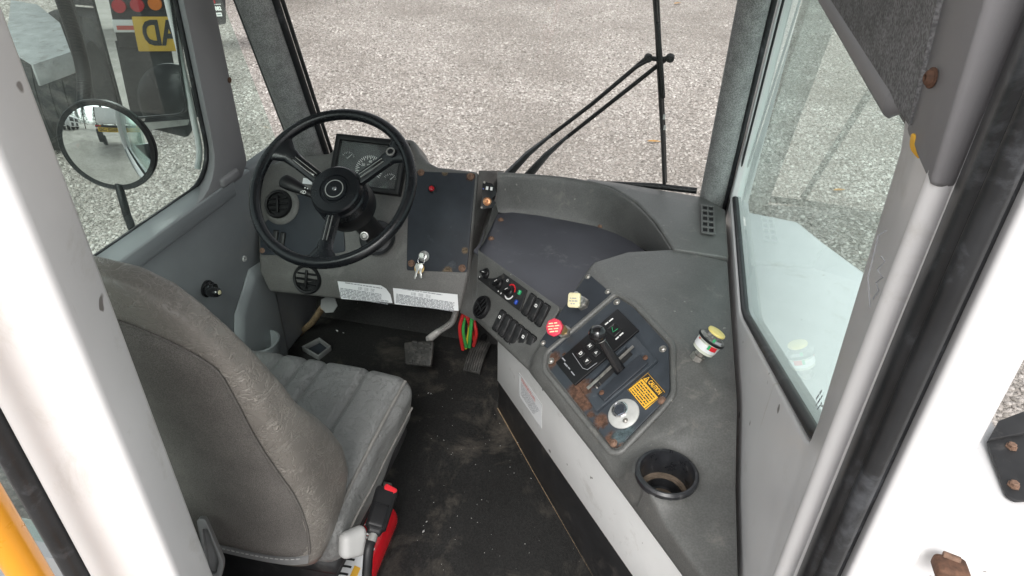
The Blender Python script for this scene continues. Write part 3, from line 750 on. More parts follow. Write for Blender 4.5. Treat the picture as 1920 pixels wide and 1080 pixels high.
def louver(P, pl, r, parent, spin=0.0, sy=1.0, mat='black_plastic', ring='black_plastic'):
    wm = pl.mat(P, spin)
    v = lathe('air_vent', [(r * 1.08, 0), (r * 1.08, .006), (r, .011), (r * .86, .010), (r * .82, .002), (0, .0015)], ring, parent, wm, seg=36, sy=sy)
    for k, t in enumerate((-.45, 0, .45)):
        L_ = r * .8 * math.sqrt(1 - t * t)
        box('louver_blade', (0, 0, 0), (2 * L_, r * .10, .009), mat, v, wm @ Matrix.Translation((0, t * r * sy * .9, .006)) @ Matrix.Rotation(.5, 4, 'X'), bevel=.001)
    box('louver_tab', (0, 0, 0), (r * .16, r * 1.35 * sy, .006), mat, v, wm @ Matrix.Translation((0, 0, .011)), bevel=.001)
    return v
hw = lathe('vent_boss', [(.062, -.004), (.060, .006), (.052, .012), (.047, .012), (0, .008)], 'dash_plastic', dash, F.mat(F.at(529, 386)), seg=40)
louver(F.at(526, 384, .010), F, .042, dash, .2)
louver(G.at(577, 523, .001), G, .044, dash, 0.0)
def rocker(pl, P, spin, w, h, parent, lit=False, mat='black_plastic'):
    wm = pl.mat(P, spin)
    b = frame_plate('rocker_switch', rounded(w, h, w * .2), rounded(w * .84, h * .9, w * .16), .0035, mat, parent, wm, bevel=.0008)
    r = box('rocker_cap', (0, 0, 0), (w * .8, h * .86, .006), 'dusty_black', b, wm @ Matrix.Translation((0, 0, .0025)) @ Matrix.Rotation(.07, 4, 'X'), bevel=.002)
    if lit:
        ic = frame_plate('switch_icon', rounded(w * .34, h * .13, w * .04), rounded(w * .18, h * .05, w * .02), .0004, 'print_white', b, wm @ Matrix.Translation((0, h * .17, .0061)), bevel=0)
    return b
for q in ((518, 445), (531, 449)): rocker(F, F.at(*q, .004), 0, .019, .046, dash)
plate('white_label', rect(-.016, .016, -.009, .009), .0006, 'paper_white', dash, F.mat(F.at(577, 340, .001)))
# operating placards under the crease
def placard(px, lines, seed, cut=False):
    c = [G.loc(*q) for q in px]; wm = G.mat(G.p)
    o = plate('placard', c, .0008, 'paper_white', dash, wm, z0=.0004)
    x0 = min(p[0] for p in c); x1 = max(p[0] for p in c); y0 = min(p[1] for p in c); y1 = max(p[1] for p in c)
    W, Hh = x1 - x0, y1 - y0
    rows = []
    for i in range(lines):
        t = i / (lines - 1); y = y0 + Hh * (.10 + .44 * t)
        rows.append((x0 + W * .06, x0 + W * (.93 if not cut or t < .5 else .80), y))
    rows.append((x0 + W * .14, x0 + W * (.80 if cut else .74), y1 - Hh * .14))
    print_lines('small_print', rows, wm, 'print_grey', o, Hh * .055, seed, .0014)
    for k in range(3):
        cxk = x0 + W * (.38 + .11 * k) - (0 if cut else W * .1)
        print_lines('pictogram', [(cxk, cxk + W * .07, y1 - Hh * (.26 + .055 * j)) for j in range(3)], wm, 'print_grey', o, Hh * .03, seed + k, .0014)
    return o
placard([(633, 527), (640, 560), (736, 568), (732, 552), (724, 541), (714, 535)], 7, 3, True)
placard([(737, 540), (740, 570), (860, 583), (858, 552)], 8, 4)
# end cap toward the bin with the power socket
E0, E1, E2 = F.at(897, 321) + V((0, .006, 0)), on_z(938, 326, .845), on_z(935, 397, .722)
_D3 = on_z(906, 457, .745)
Ep = Plane(E0, (_D3 - E0).cross(E2 - E0), V((1, 0, 0)))
if Ep.n.y > 0: Ep = Plane(E0, -Ep.n, V((1, 0, 0)))
E1 = Ep.at(940, 326)
_A0, _B0 = on_z(897, 464, .742), on_z(890, 602, .56)
ecv = [E0, E1, E2, on_z(906, 457, .745), F.at(884, 488) + V((0, .004, 0)), F.at(880, 516) + V((0, .004, 0)), bR + V((-.004, .004, 0)), _B0 + V((.002, .002, 0)), _A0 + V((.003, .003, 0)), V((E1.x, E1.y + .05, E1.z - .01))]
obj('end_cap', ecv, [(0, 1, 2, 3, 4), (4, 3, 8, 5), (5, 8, 7, 6), (0, 9, 1)], 'dash_plastic', dash)
Ep = Plane(Ep.at(914, 366) + V((.3, -.8, .5)) * .016, (.30, -.82, .48), (1, 0, 0)); E0 = Ep.p
sp = [Ep.loc(905, 340), Ep.loc(922, 344), Ep.loc(929, 352), Ep.loc(930, 366), Ep.loc(922, 372), Ep.loc(930, 380), Ep.loc(924, 390), Ep.loc(901, 393)]
sock = plate('power_outlet', round_corners(sp, .003), .004, 'black_plastic', dash, Ep.mat(E0), bevel=.001, z0=.001)
lathe('lighter_socket', [(.0125, 0), (.0125, .006), (.010, .007), (.009, .002), (.004, .001), (.003, .005), (0, .006)], 'copper', sock, Ep.mat(Ep.at(913, 378, .004)))
for k in (0, 1): plate('usb_port', rect(-.0035, .0035, -.005, .005), .0012, 'print_white', sock, Ep.mat(Ep.at(913 + 8 * k, 353 + k, .005)))
lathe('blue_lamp', [(.0022, 0), (.0018, .0012), (0, .0014)], 'blue_btn', sock, Ep.mat(Ep.at(906, 354, .005)))
for q in ((908, 342), (903, 389)): screw(Ep.at(*q, .005), Ep.n, sock, 'steel', .003)
# under-dash bits: dirty insulation strip, steering bracket
box('insulation_strip', (-.80, 1.97, .43), (.62, .05, .05), 'foam_dirty', dash, bevel=.008)
lathe('bracket_plate', [(.030, 0), (.030, .005), (0, .006)], 'seat_plastic', dash, zframe(on_y(617, 571, 1.70), (0.1, -.8, .5)), seg=7, smooth=False)
tube('kick_brace', [on_y(606, 575, 1.72), on_y(585, 605, 1.80), on_y(545, 640, 1.88)], .012, 'edge_rust', dash, seg=8)

# ================================================================== storage bin and cover at the base of the windscreen
ZT = .72
bot_px = [(929, 400), (964, 399), (1010, 406), (1065, 414), (1115, 424), (1155, 438), (1185, 453), (1212, 472)]
top_px = [(933, 324), (985, 327), (1040, 331), (1095, 338), (1145, 352), (1190, 380), (1228, 420), (1258, 469)]
dash_bin = thing('storage_bin', 'open dark storage bin with curved grey wall below the windscreen', 'storage bin', (-.2, 1.7, ZT - .02))
bpts = [on_z(u, v, ZT) for u, v in bot_px]; tpts = [on_z(u, v, .845 - .0015 * i) for i, (u, v) in enumerate(top_px)]
rim2 = [V((p.x, p.y + .015, p.z + .001)) for p in tpts]; rim3 = [V((p.x + .01, p.y + .04, p.z - .045)) for i, p in enumerate(tpts)]
n8 = len(bpts)
rows = [bpts, [b.lerp(t, .12) + V((0, .006, 0)) for b, t in zip(bpts, tpts)], [b.lerp(t, .85) for b, t in zip(bpts, tpts)], tpts, rim2, rim3]
vv = [p for r_ in rows for p in r_]
obj('bin_wall', vv, [(j * n8 + i, j * n8 + i + 1, (j + 1) * n8 + i + 1, (j + 1) * n8 + i) for j in range(len(rows) - 1) for i in range(n8 - 1)], 'console_plastic', dash_bin, sub=2)
tp = [on_z(u, v, ZT + .003) for u, v in ((888, 470), (900, 455), (919, 402), (960, 398), (1010, 404), (1065, 414), (1115, 424), (1155, 438), (1185, 453), (1214, 474), (1120, 520), (1075, 585), (1045, 600))]
tray_plate = obj('bin_floor', tp, [tuple(range(len(tp)))], 'tray_navy', dash_bin, solid=.006)
for q in ((939, 412), (921, 447), (1126, 424)): screw(on_z(*q, ZT + .004), (0, 0, 1), tray_plate, 'rusty_bolt', .0075)
# cover between bin and right pillar, with the defroster grille
cvp = [(p.x + .006, p.y + .0, .842) for p in tpts[3:]]
cover = obj('cover_plate', [V(p) for p in cvp] + [V((.208, 1.548, .835)), V((.208, 1.83, .828)), V((.15, 1.915, .82)), V((-.10, 1.945, .82)), V((-.20, 1.94, .825))], [tuple(range(len(cvp) + 5))], 'console_plastic', dash_bin, solid=.02, bevel=.005, seg=3)
ca, cbb = tpts[-1], V((.208, 1.548, .835))
grp = Plane((.17, 1.75, .838), (0, 0, 1), (1, 0, 0))
gc = [grp.loc(1313, 386), grp.loc(1336, 388), grp.loc(1343, 441), grp.loc(1317, 440)]
gw = .030
gx = sum(p[0] for p in gc) / 4; gy = sum(p[1] for p in gc) / 4
gh = (gc[0][1] + gc[1][1] - gc[2][1] - gc[3][1]) / 2
gwm = grp.mat(grp.p + grp.x * gx + grp.y * gy)
gw = ((gc[1][0] - gc[0][0]) + (gc[2][0] - gc[3][0])) / 2
grille = plate('defroster_grille', rounded(gw, gh, .003), .002, 'black_plastic', dash_bin, gwm, z0=.0)
for k in (-1, 0, 1): box('grille_bar', (k * gw * .46, 0, .0035), (gw * .12, gh, .005), 'console_plastic', grille, gwm, bevel=.001)
for k in range(6): box('grille_bar', (0, gh * (k / 5 - .5) * .97, .0032), (gw * 1.02, gh * .05, .005), 'console_plastic', grille, gwm, bevel=.001)
# ================================================================== steering wheel
t_ = math.radians(50)
WC = V((-.793, 1.442, .95)); WN = V((0, -math.cos(t_), math.sin(t_)))
W = Plane(WC, WN, (1, 0, 0)); Wm = W.mat(WC)
wheel = thing('steering_wheel', 'large black three spoke steering wheel on its tilted column', 'steering wheel', WC)
RR = .2065
circ = [WC + W.x * (RR * math.cos(2 * math.pi * i / 72)) + W.y * (RR * math.sin(2 * math.pi * i / 72)) for i in range(72)]
tube('rim', circ, .0145, 'wheel_black', wheel, seg=16, closed=True, up=WN)
HB = .030   # hub sits behind the rim plane
hub = lathe('hub', [(.070, -.075), (.072, -.045), (.072, -.034), (.068, -.030), (.066, -.012), (.062, -.008), (.040, -.007), (.038, -.010), (.034, -.010), (.032, -.006), (0, -.006)], 'wheel_black', wheel, W.mat(WC - WN * .008), seg=48, angle=30)
lathe('horn_ring', [(.0245, -.001), (.0245, .0008), (.0225, .0008), (.0225, -.001)], 'dull_chrome', wheel, W.mat(WC - WN * .0135), seg=40)
lathe('horn_button', [(.006, 0), (.0045, .0016), (0, .0018)], 'chrome', wheel, W.mat(WC - WN * .0135), seg=16)
def spoke(a):
    d = W.x * math.cos(a) + W.y * math.sin(a); s = WN.cross(d)
    def pt(r, w, z): return WC + d * r + s * w + WN * z
    st_ = [(.050, .019, -.040, .014), (.085, .0185, -.034, .013), (.135, .0185, -.022, .012), (.165, .022, -.012, .011), (.186, .036, -.004, .010), (.203, .060, .0, .007)]
    vs = []; fs = []
    for r, w, z, h in st_:
        for ww, zz in ((-w, z), (-w * .82, z + h * .8), (-w * .4, z + h), (w * .4, z + h), (w * .82, z + h * .8), (w, z), (w * .7, z - .008), (-w * .7, z - .008)): vs.append(pt(r - abs(ww) * (.0 if r < .19 else .12), ww, zz))
    m = 8
    for i in range(len(st_) - 1):
        for k in range(m): fs.append((i * m + k, i * m + (k + 1) % m, (i + 1) * m + (k + 1) % m, (i + 1) * m + k))
    fs += [tuple(range(m)), tuple(range((len(st_) - 1) * m, len(st_) * m))]
    o = obj('spoke', vs, fs, 'wheel_black', wheel, smooth=True, angle=50)
    cs = [pt(.074, -.0045, -.0205), pt(.074, .0045, -.0205), pt(.142, .0045, -.0078), pt(.142, -.0045, -.0078)]
    hexa('spoke_groove', [c - WN * .004 for c in cs], [c + WN * .0022 for c in cs], 'black_gloss', o, bevel=.001)
    for sgn in (-1, 1):
        e = [pt(.072, sgn * .0048 - .0006, -.0205), pt(.072, sgn * .0048 + .0006, -.0205), pt(.144, sgn * .0048 + .0006, -.0075), pt(.144, sgn * .0048 - .0006, -.0075)]
        hexa('spoke_trim', [c - WN * .002 for c in e], [c + WN * .0034 for c in e], 'dull_chrome', o)
    for sgn in (1,):
        e = [pt(.0665, -.012 + .004 * 0, -.066), pt(.0665, -.009, -.066), pt(.0665, -.009, -.040), pt(.0665, -.012, -.040)]
    return o
A1, A2, A3 = W.spin_of((628, 352), (528, 278)), W.spin_of((628, 352), (745, 288)), W.spin_of((628, 352), (608, 480))
for a in (A1, A2, A3): spoke(a)
d2 = W.x * math.cos(A2) + W.y * math.sin(A2)
lathe('thumb_button', [(.013, 0), (.013, .004), (.011, .005), (.0105, .003), (.008, .003), (.0075, .006), (.004, .007), (0, .007)], 'wheel_black', wheel, W.mat(WC + d2 * .172 + WN * .006), seg=28)
for r_ in (.0108, .0072): lathe('button_ring', [(r_ + .0006, 0), (r_ + .0006, .0008), (r_ - .0006, .0008), (r_ - .0006, 0)], 'dull_chrome', wheel, W.mat(WC + d2 * .172 + WN * .0112), seg=28)
cz = V((0, 0, 0))
ax = -WN
col = thing('steering_column', 'black steering column shroud with clamp below the wheel hub', 'steering column', WC + ax * .37)
lathe('shroud', [(.070, 0), (.074, .012), (.074, .052), (.064, .066), (.052, .075)], 'black_plastic', col, zframe(WC + ax * .075, ax), seg=40)
lathe('column_tube', [(.033, 0), (.033, .235), (.040, .236), (.040, .25)], 'black_plastic', col, zframe(WC + ax * .145, ax), seg=32)
lathe('clamp_ring', [(.0375, 0), (.0375, .016), (.034, .016), (.034, 0)], 'dull_chrome', col, zframe(WC + ax * .165, ax), seg=32)
screw(W.at(655, 412) + ax * .11, (.2, -.8, .3), col, 'dull_chrome', .009)
lathe('column_boot', [(.056, 0), (.052, .014), (.036, .022)], 'rubber', col, zframe(WC + ax * .36, WN), seg=32)
for sg, q in ((1, (612, 400)), (-1, (665, 395))):
    pass
for ang in (A3 + .55, A3 + 1.45):
    d = W.x * math.cos(ang) + W.y * math.sin(ang)
    tube('shroud_seam', [WC + d * .0655 - WN * .040, WC + d * .0672 - WN * .072], .0018, 'brass', col, seg=6)
# stalk on the left of the column
S0 = WC + ax * .105
stalk = thing('turn_signal_lever', 'black turn signal lever with lamp symbols left of the column', 'lever', S0)
sd = [S0 + W.x * -.055, S0 + W.x * -.10 + W.y * .010, S0 + W.x * -.135 + W.y * .020 + WN * .010, S0 + W.x * -.175 + W.y * .030 + WN * .02, S0 + W.x * -.195 + W.y * .036 + WN * .02]
def sr(t): return .008 + (.012 * min(1, max(0, (t - .25) * 2.4))) - (.010 * max(0, t - .86) / .14)
tube('lever_arm', smooth_path(sd, 6), .012, 'black_plastic', stalk, seg=14, rfun=sr, flat=.55, up=WN)
sa = W.spin_of((560, 362), (505, 345)) + math.pi
sm = W.mat(S0 + W.x * -.118 + W.y * .012 + WN * .0155, sa)
text('lamp_symbol', 'D', .014, sm @ Matrix.Translation((-.002, -.003, 0)), 'print_white', stalk, bold=.0003)
for k in range(3): box('lamp_beam', (-.011, -.0065 + .0035 * k, 0), (.006, .0013, .0003), 'print_white', stalk, sm)
for k in range(2): lathe('arrow_dot', [(.0022, 0), (.0022, .0003), (0, .0003)], 'print_white', stalk, sm @ Matrix.Translation((-.006 + .008 * k, .010, 0)), seg=10)
hz = box('hazard_tab', (0, 0, 0), (.020, .007, .006), 'red_plastic', stalk, W.mat(S0 + W.x * -.062 + W.y * -.012 + WN * .012, -.15), bevel=.0015)
box('hazard_tab', (0, 0, 0), (.016, .005, .006), 'red_plastic', stalk, W.mat(S0 + W.x * -.062 + W.y * .012 + WN * .010, -.15), bevel=.0015)
# spare knob behind the wheel
kn = lathe('column_knob', [(.017, 0), (.017, .012), (.014, .018), (0, .019)], 'black_plastic', stalk, W.mat(S0 + W.x * -.035 + W.y * -.045 - WN * .02), seg=24)

# ================================================================== keys hanging from the ignition
KP = F.at(796, 481, .020)
keys = thing('key_ring', 'two keys and brass tag hanging from the ignition', 'keys', KP - V((0, 0, .06)))
KL = Plane(F.at(787, 505, .022), (0, -.85, .5), (1, 0, 0))
tube('ring', [KL.at(790, 488) + KL.x * (.0105 * math.cos(a)) + KL.y * (.0125 * math.sin(a)) for a in [2 * math.pi * i / 24 for i in range(24)]], .0011, 'chrome', keys, seg=8, closed=True)
lathe('key_head', [(.008, 0), (.008, .016), (0, .016)], 'dull_chrome', keys, F.mat(F.at(796, 481, .014)), seg=6, smooth=False)
lathe('brass_tag', [(.0155, 0), (.0155, .0016), (.002, .0016), (.002, 0)], 'brass', keys, KL.mat(KL.at(786, 503, -.002)), seg=30)
def key(p, q, L_):
    sp_ = KL.spin_of(p, q); wm = KL.mat(KL.at(*p, .003), sp_)
    prof = [(-.008, -.009), (.004, -.010), (.010, -.004), (.012, -.0035), (L_, -.0035), (L_ + .003, 0), (L_, .0035), (L_ - .004, .002), (L_ - .009, .0038), (L_ - .013, .002), (.014, .0038), (.010, .004), (.004, .010), (-.008, .009)]
    k = plate('key', prof, .0018, 'dull_chrome', keys, wm, bevel=.0003)
    return k
key((788, 499), (790, 520), .034); key((785, 500), (778, 524), .036)

# ================================================================== side console
con = thing('side_console', 'grey moulded side console with switches, shifter plate and cup holder right of the seat', 'console', (.05, 1.1, ZF))
S = Plane(on_z(1150, 700, .77), (-.5, -.4, 1), (1, -.9, 0))
def P_(u, v, z): return on_z(u, v, z)
def onS(u, v, l=0.0): return S.at(u, v, l)
cv = {}
cv['t0'] = P_(1108, 491, .832); cv['t1'] = P_(1180, 469, .833); cv['t2'] = P_(1265, 465, .833); cv['t3'] = P_(1363, 486, .833)
cv['s0'] = onS(1151, 550, .004); cv['s1'] = onS(1196, 569, .004); cv['s2'] = onS(1268, 645, .004); cv['s3'] = onS(1270, 747, .004); cv['s4'] = onS(1160, 858, .004); cv['s5'] = onS(1018, 698, .004); cv['s6'] = onS(1022, 674, .004)
cv['r1'] = onS(1062, 570, -.010); cv['r2'] = onS(1001, 652, -.010)
cv['A0'] = P_(897, 464, .742); cv['A1'] = P_(1058, 576, .752)
cv['B0'] = P_(890, 602, .56); cv['B1'] = P_(985, 693, .665)
cv['l1'] = P_(1100, 840, .665); cv['l2'] = P_(1276, 1081, .675); cv['l3'] = V((.205, .60, .675))
cv['e1'] = V((.209, 1.02, .825)); cv['e2'] = V((.210, .86, .775)); cv['e3'] = V((.211, .70, .757)); cv['e4'] = V((.211, .52, .755))
cv['k1'] = P_(1318, 1081, .752); cv['k2'] = V((.208, .58, .752))
cv['q'] = P_(1285, 800, .790)
names = list(cv)
# undersides
for a in ('B0', 'B1', 'l1', 'l2', 'l3'):
    cv[a + 'd'] = cv[a] + V((.03, .03, -.03))
for a in ('t0', 't1', 't2', 't3', 'A0', 'A1'):
    cv[a + 'd'] = V((cv[a].x, cv[a].y + .004, .66))
names = list(cv); ix = {n: i for i, n in enumerate(names)}
cf = ['t0 t1 s0', 't1 t2 s1 s0', 't2 t3 e1 s2 s1', 's2 e1 q s3', 't0 s0 s6 r2 r1', 's0 s1 s2 s3 s4 s5 s6', 'A0 A1 B1 B0', 'A1 t0 r1', 'A1 r1 r2 B1', 'B1 r2 s6 s5', 'B1 s5 l1', 's5 s4 l1', 's4 k1 l2 l1', 's3 q s4', 'q e1 e2', 's4 q e2 e3 k1', 'k1 e3 e4 k2', 'k1 k2 l3 l2',
      'B0 B1 B1d B0d', 'B1 l1 l1d B1d', 'l1 l2 l2d l1d', 'l2 l3 l3d l2d', 'A0 A0d A1d A1', 'A1 A1d t0d t0', 't0 t0d t1d t1', 't1 t1d t2d t2', 't2 t2d t3d t3']
CON = obj('console_body', [cv[n] for n in names], [tuple(ix[n] for n in f.split()) for f in cf], 'console_plastic', con)
# cup hole cut through the moulding
cupc = on_z(1250, 890, .757); cr_ = .050
m = CON.modifiers.new('b', 'BEVEL'); m.width = .013; m.segments = 4; m.limit_method = 'ANGLE'; m.angle_limit = math.radians(14)
apply_mods(CON)
bm = bmesh.new(); bm.from_mesh(CON.data)
bmesh.ops.triangulate(bm, faces=[f for f in bm.faces if len(f.verts) > 4])
for _ in range(5):
    ed = [e for e in bm.edges if e.calc_length() > .03 or (e.calc_length() > .008 and ((e.verts[0].co + e.verts[1].co) / 2 - cupc).length < .075)]
    bmesh.ops.subdivide_edges(bm, edges=ed, cuts=1, use_grid_fill=True)
    bmesh.ops.triangulate(bm, faces=[f for f in bm.faces if len(f.verts) > 4])
for _ in range(4):
    bmesh.ops.smooth_vert(bm, verts=[v for v in bm.verts if not v.is_boundary and v.co.y < 1.0], factor=.5, use_axis_x=False, use_axis_y=False, use_axis_z=True)
for v in bm.verts:   # raised round collar about the cup hole
    d = math.hypot(v.co.x - cupc.x, v.co.y - cupc.y)
    if d < .085 and v.co.z > .70: v.co.z += (.757 - v.co.z) * max(0, min(1, (.085 - d) / .03))
hole = [f for f in bm.faces if math.hypot(f.calc_center_median().x - cupc.x, f.calc_center_median().y - cupc.y) < cr_ * .98 and f.calc_center_median().z > .70]
bmesh.ops.delete(bm, geom=hole, context='FACES')
bm.to_mesh(CON.data); bm.free()
for p in CON.data.polygons: p.use_smooth = True
CON.data.set_sharp_from_angle(angle=math.radians(60))
cup = lathe('cup_holder', [(cr_ * 1.12, -.004), (cr_ * 1.12, .006), (cr_ * 1.05, .010), (cr_ * .97, .009), (cr_ * .92, .0), (cr_ * .90, -.03), (cr_ * .88, -.045), (cr_ * .74, -.048), (cr_ * .72, -.072), (0, -.074)], 'cup_black', con, Matrix.Translation(cupc), seg=48, caps=False)
lathe('cup_ledge', [(cr_ * .88, -.044), (cr_ * .74, -.044), (cr_ * .71, -.050)], 'cup_dirt', cup, Matrix.Translation(cupc), seg=48, caps=False)
lathe('cup_dirt', [(cr_ * .6, -.0715), (cr_ * .2, -.0705), (0, -.0705)], 'cup_dirt', cup, Matrix.Translation(cupc), seg=32)
# kick panel below: black skirt, white panel, label
k0, k1 = on_z(935, 770, ZF), on_z(1100, 1060, ZF)
kd = (k1 - k0).normalized(); kn_ = V((kd.y, -kd.x, 0))
if kn_.x > 0: kn_ = -kn_
K = Plane(k0, kn_, kd)
ka, kb = k0, k0 + kd * 1.02
def kick(a0, a1, b0, b1, th, name, mat, bev=.002):
    pts = [V((ka.x, ka.y, a0)), V((kb.x, kb.y, a1)), V((kb.x, kb.y, b1)), V((ka.x, ka.y, b0))]
    return hexa(name, pts, [p + kn_ * th for p in pts], mat, con, bevel=bev)
zb0, zb1 = K.at(930, 703).z, K.at(1190, 1076).z
zb1 = zb0 + (zb1 - zb0) * (kb - ka).length / ((K.at(1190, 1076) - K.at(930, 703)).dot(kd))
kick(ZF + .006, ZF + .006, .60, .62, .002, 'skirt', 'skirt_black')
wp = kick(zb0, zb1, .59, .62, .006, 'kick_panel', 'white_panel')
tube('skirt_edge', [ka + kn_ * .004 + V((0, 0, .010)), ka + kd * .3 + kn_ * .006 + V((0, 0, .010)), kb + kn_ * .004 + V((0, 0, .010))], .0035, 'edge_rust', con, seg=8)
# front return of the kick panel
fr = [V((ka.x, ka.y, ZF + .006)), V((ka.x + .12, ka.y + .16, ZF + .006)), V((ka.x + .12, ka.y + .16, .6)), V((ka.x, ka.y, .6))]
obj('skirt', fr, [(0, 1, 2, 3)], 'skirt_black', con, solid=.004)
lbl = [K.loc(977, 698), K.loc(978, 742), K.loc(1019, 802), K.loc(1020, 757)]
Km = K.mat(k0)
kl = plate('kick_label', lbl, .0006, 'paper_white', wp, Km, z0=.0064)
fx = [V((*a, 0)) for a in lbl]
for i in range(4):
    a, b = fx[i], fx[(i + 1) % 4]; d = (b - a).normalized(); p = V((-d.y, d.x, 0)) * .0011
    obj('label_border', [a + V((0, 0, .0074)), b + V((0, 0, .0074)), b + p + V((0, 0, .0074)), a + p + V((0, 0, .0074))], [(0, 1, 2, 3)], 'print_grey', kl, Km)
lx0, lx1 = min(a.x for a in fx), max(a.x for a in fx); ly0, ly1 = min(a.y for a in fx), max(a.y for a in fx)
lw_, lh_ = lx1 - lx0, ly1 - ly0
print_lines('warning_print', [(lx0 + lw_ * .12, lx0 + lw_ * .72, ly1 - lh_ * (.16 + .05 * j)) for j in range(3)], Km, 'print_red', kl, lh_ * .03, 8, .0075)
print_lines('small_print', [(lx0 + lw_ * .12, lx0 + lw_ * (.9 - .03 * j), ly1 - lh_ * (.34 + .065 * j)) for j in range(8)], Km, 'print_grey', kl, lh_ * .032, 9, .0075)
# --- switch bank
Bk = Plane(cv['A0'], (cv['B0'] - cv['A0']).cross(cv['A1'] - cv['A0']), cv['A1'] - cv['A0'])
if Bk.n.y > 0: Bk = Plane(cv['A0'], -Bk.n, cv['A1'] - cv['A0'])
# bilinear patch A0 A1 B1 B0 is slightly twisted: refit the plane through its middle
_mid = (cv['A0'] + cv['A1'] + cv['B0'] + cv['B1']) / 4
_n = (cv['A1'] - cv['B0']).cross(cv['A0'] - cv['B1'])
if _n.y > 0: _n = -_n
Bk = Plane(_mid + _n.normalized() * .004, _n, cv['A1'] - cv['A0'])
plate('bank_plate', round_corners([Bk.loc(903, 474), Bk.loc(1050, 577), Bk.loc(992, 680), Bk.loc(893, 592)], .01), .004, 'console_plastic', con, Bk.mat(Bk.p), bevel=.002, z0=-.004)
cpx = [(912, 488), (990, 545), (977, 585), (898, 524)]
ctl = plate('heater_control', round_corners([Bk.loc(*q) for q in cpx], .004), .004, 'dusty_black', con, Bk.mat(Bk.p), bevel=.0015, z0=.0005)
sp_b = Bk.spin_of((912, 488), (990, 545))
def knob(q, ang):
    wm = Bk.mat(Bk.at(*q, .0045), ang)
    k = lathe('dial_knob', [(.0155, 0), (.0150, .006), (.0125, .008), (.0120, .010), (0, .010)], 'black_plastic', ctl, wm, seg=28)
    box('knob_grip', (0, 0, .013), (.027, .0085, .012), 'black_plastic', k, wm, bevel=.003)
    box('knob_pointer', (.006, 0, .0193), (.010, .0018, .0006), 'print_white', k, wm)
for q, a in (((915.5, 514), .3), ((939, 533), .9), ((959, 548), .8)): knob(q, a)
for q in ((917, 500), (912, 506), (902, 520), (942, 551), (937, 547)): lathe('dial_dot', [(.0022, 0), (.0022, .0004), (0, .0004)], 'print_white', ctl, Bk.mat(Bk.at(*q, .0047)), seg=10)
arc = [(.0175 * math.cos(a), .0175 * math.sin(a)) for a in [math.radians(20 + 8 * i) for i in range(16)]] + [(.0215 * math.cos(a), .0215 * math.sin(a)) for a in [math.radians(140 - 8 * i) for i in range(16)]]
plate('heat_arc', arc, .0004, 'red_plastic', ctl, Bk.mat(Bk.at(959, 548, .0046)))
plate('cold_arc', [(-x, -y) for x, y in arc], .0004, 'print_white', ctl, Bk.mat(Bk.at(959, 548, .0046), .5))
tube('fan_symbol', [Bk.at(954, 527, .005) + Bk.x * (.0035 * math.cos(a)) + Bk.y * (.0035 * math.sin(a)) for a in [6.283 * i / 14 for i in range(14)]], .0006, 'print_white', ctl, seg=6, closed=True)
for q, mt in (((978, 550), 'green_btn'), ((971.5, 568), 'blue_btn')): box('push_button', (0, 0, 0), (.009, .0125, .008), mt, ctl, Bk.mat(Bk.at(*q, .007), sp_b), bevel=.0025)
louver(Bk.at(906, 577, .001), Bk, .030, con, 1.2)
row1 = [(993, 572), (1005.5, 581.5), (1018.5, 591)]; row2 = [(937.5, 602), (948.5, 611.5), (959.5, 621), (970.5, 630), (981.5, 639.5), (993, 649)]
sb = Bk.spin_of(row2[0], row2[-1])
pit = (Bk.at(*row2[5]) - Bk.at(*row2[0])).length / 5
for i, q in enumerate(row1): rocker(Bk, Bk.at(*q, .001), sb, pit * .93, pit * 1.95, con, i == 1)
for i, q in enumerate(row2): rocker(Bk, Bk.at(*q, .001), sb, pit * .93, pit * 1.95, con, i in (0, 4))
screw(Bk.at(987, 683, .003), Bk.n, con, 'rusty_bolt', .005)
# --- valve plate
Vp = Plane(onS(1080, 590, .003), S.n, S.x)
vpl = plate('valve_plate', round_corners([Vp.loc(*q) for q in ((1103, 513), (1147, 551), (1049, 655), (1040, 664), (1012, 642))], .005), .003, 'plate_navy', con, Vp.mat(Vp.p), bevel=.0008, z0=-.001)
for q in ((1103, 520), (1140, 548), (1019, 644)): screw(Vp.at(*q, .002), Vp.n, vpl, 'steel', .0055)
# --- shifter plate
sst = [(onS(u, v), r, RUST) for u, v, r in ((1036, 678, .026), (1092, 738, .036), (1100, 762, .020), (1152, 835, .030), (1110, 780, .012), (1130, 792, .02), (1243, 757, .012), (1060, 668, .010))]
sst += [(onS(u, v), r, (.07, .10, .11)) for u, v, r in ((1165, 822, .02), (1180, 810, .016))]
Sm = S.mat(S.p)
pmat('plate_rusted', (0.034, 0.041, 0.050), 0.4, var=0.3, vscale=14, bump=0.15, bscale=500, wear=((0.11, 0.12, 0.13), 0.12, 16.0), stains=[(Sm.inverted() @ p, r, c) for p, r, c in sst])
spx = [(1158, 560), (1190, 580), (1256, 652), (1258, 738), (1240, 762), (1162, 842), (1150, 842), (1030, 692), (1034, 668)]
spl = plate('shifter_plate', round_corners([S.loc(*q) for q in spx], .008), .004, 'plate_rusted', con, Sm, bevel=.001, z0=.0035)
for q, mt in (((1159, 570), 'steel'), ((1245, 658), 'steel'), ((1243, 754), 'rusty_bolt'), ((1153, 834), 'rusty_bolt'), ((1036, 680), 'steel')): screw(onS(*q, .0075), S.n, spl, mt, .0065)
# moulded rim round the plate
lip = [onS(*q, .006) for q in ((1157, 552), (1192, 573), (1263, 648), (1265, 741), (1246, 767), (1165, 851), (1148, 851), (1022, 695), (1026, 664))]
lip2 = round_corners([((p - S.p).dot(S.x), (p - S.p).dot(S.y)) for p in lip], .012, 5)
tube('plate_rim', [Sm @ V((a, b, .005)) for a, b in lip2], .0065, 'console_plastic', con, seg=10, closed=True, flat=.9, up=S.n)
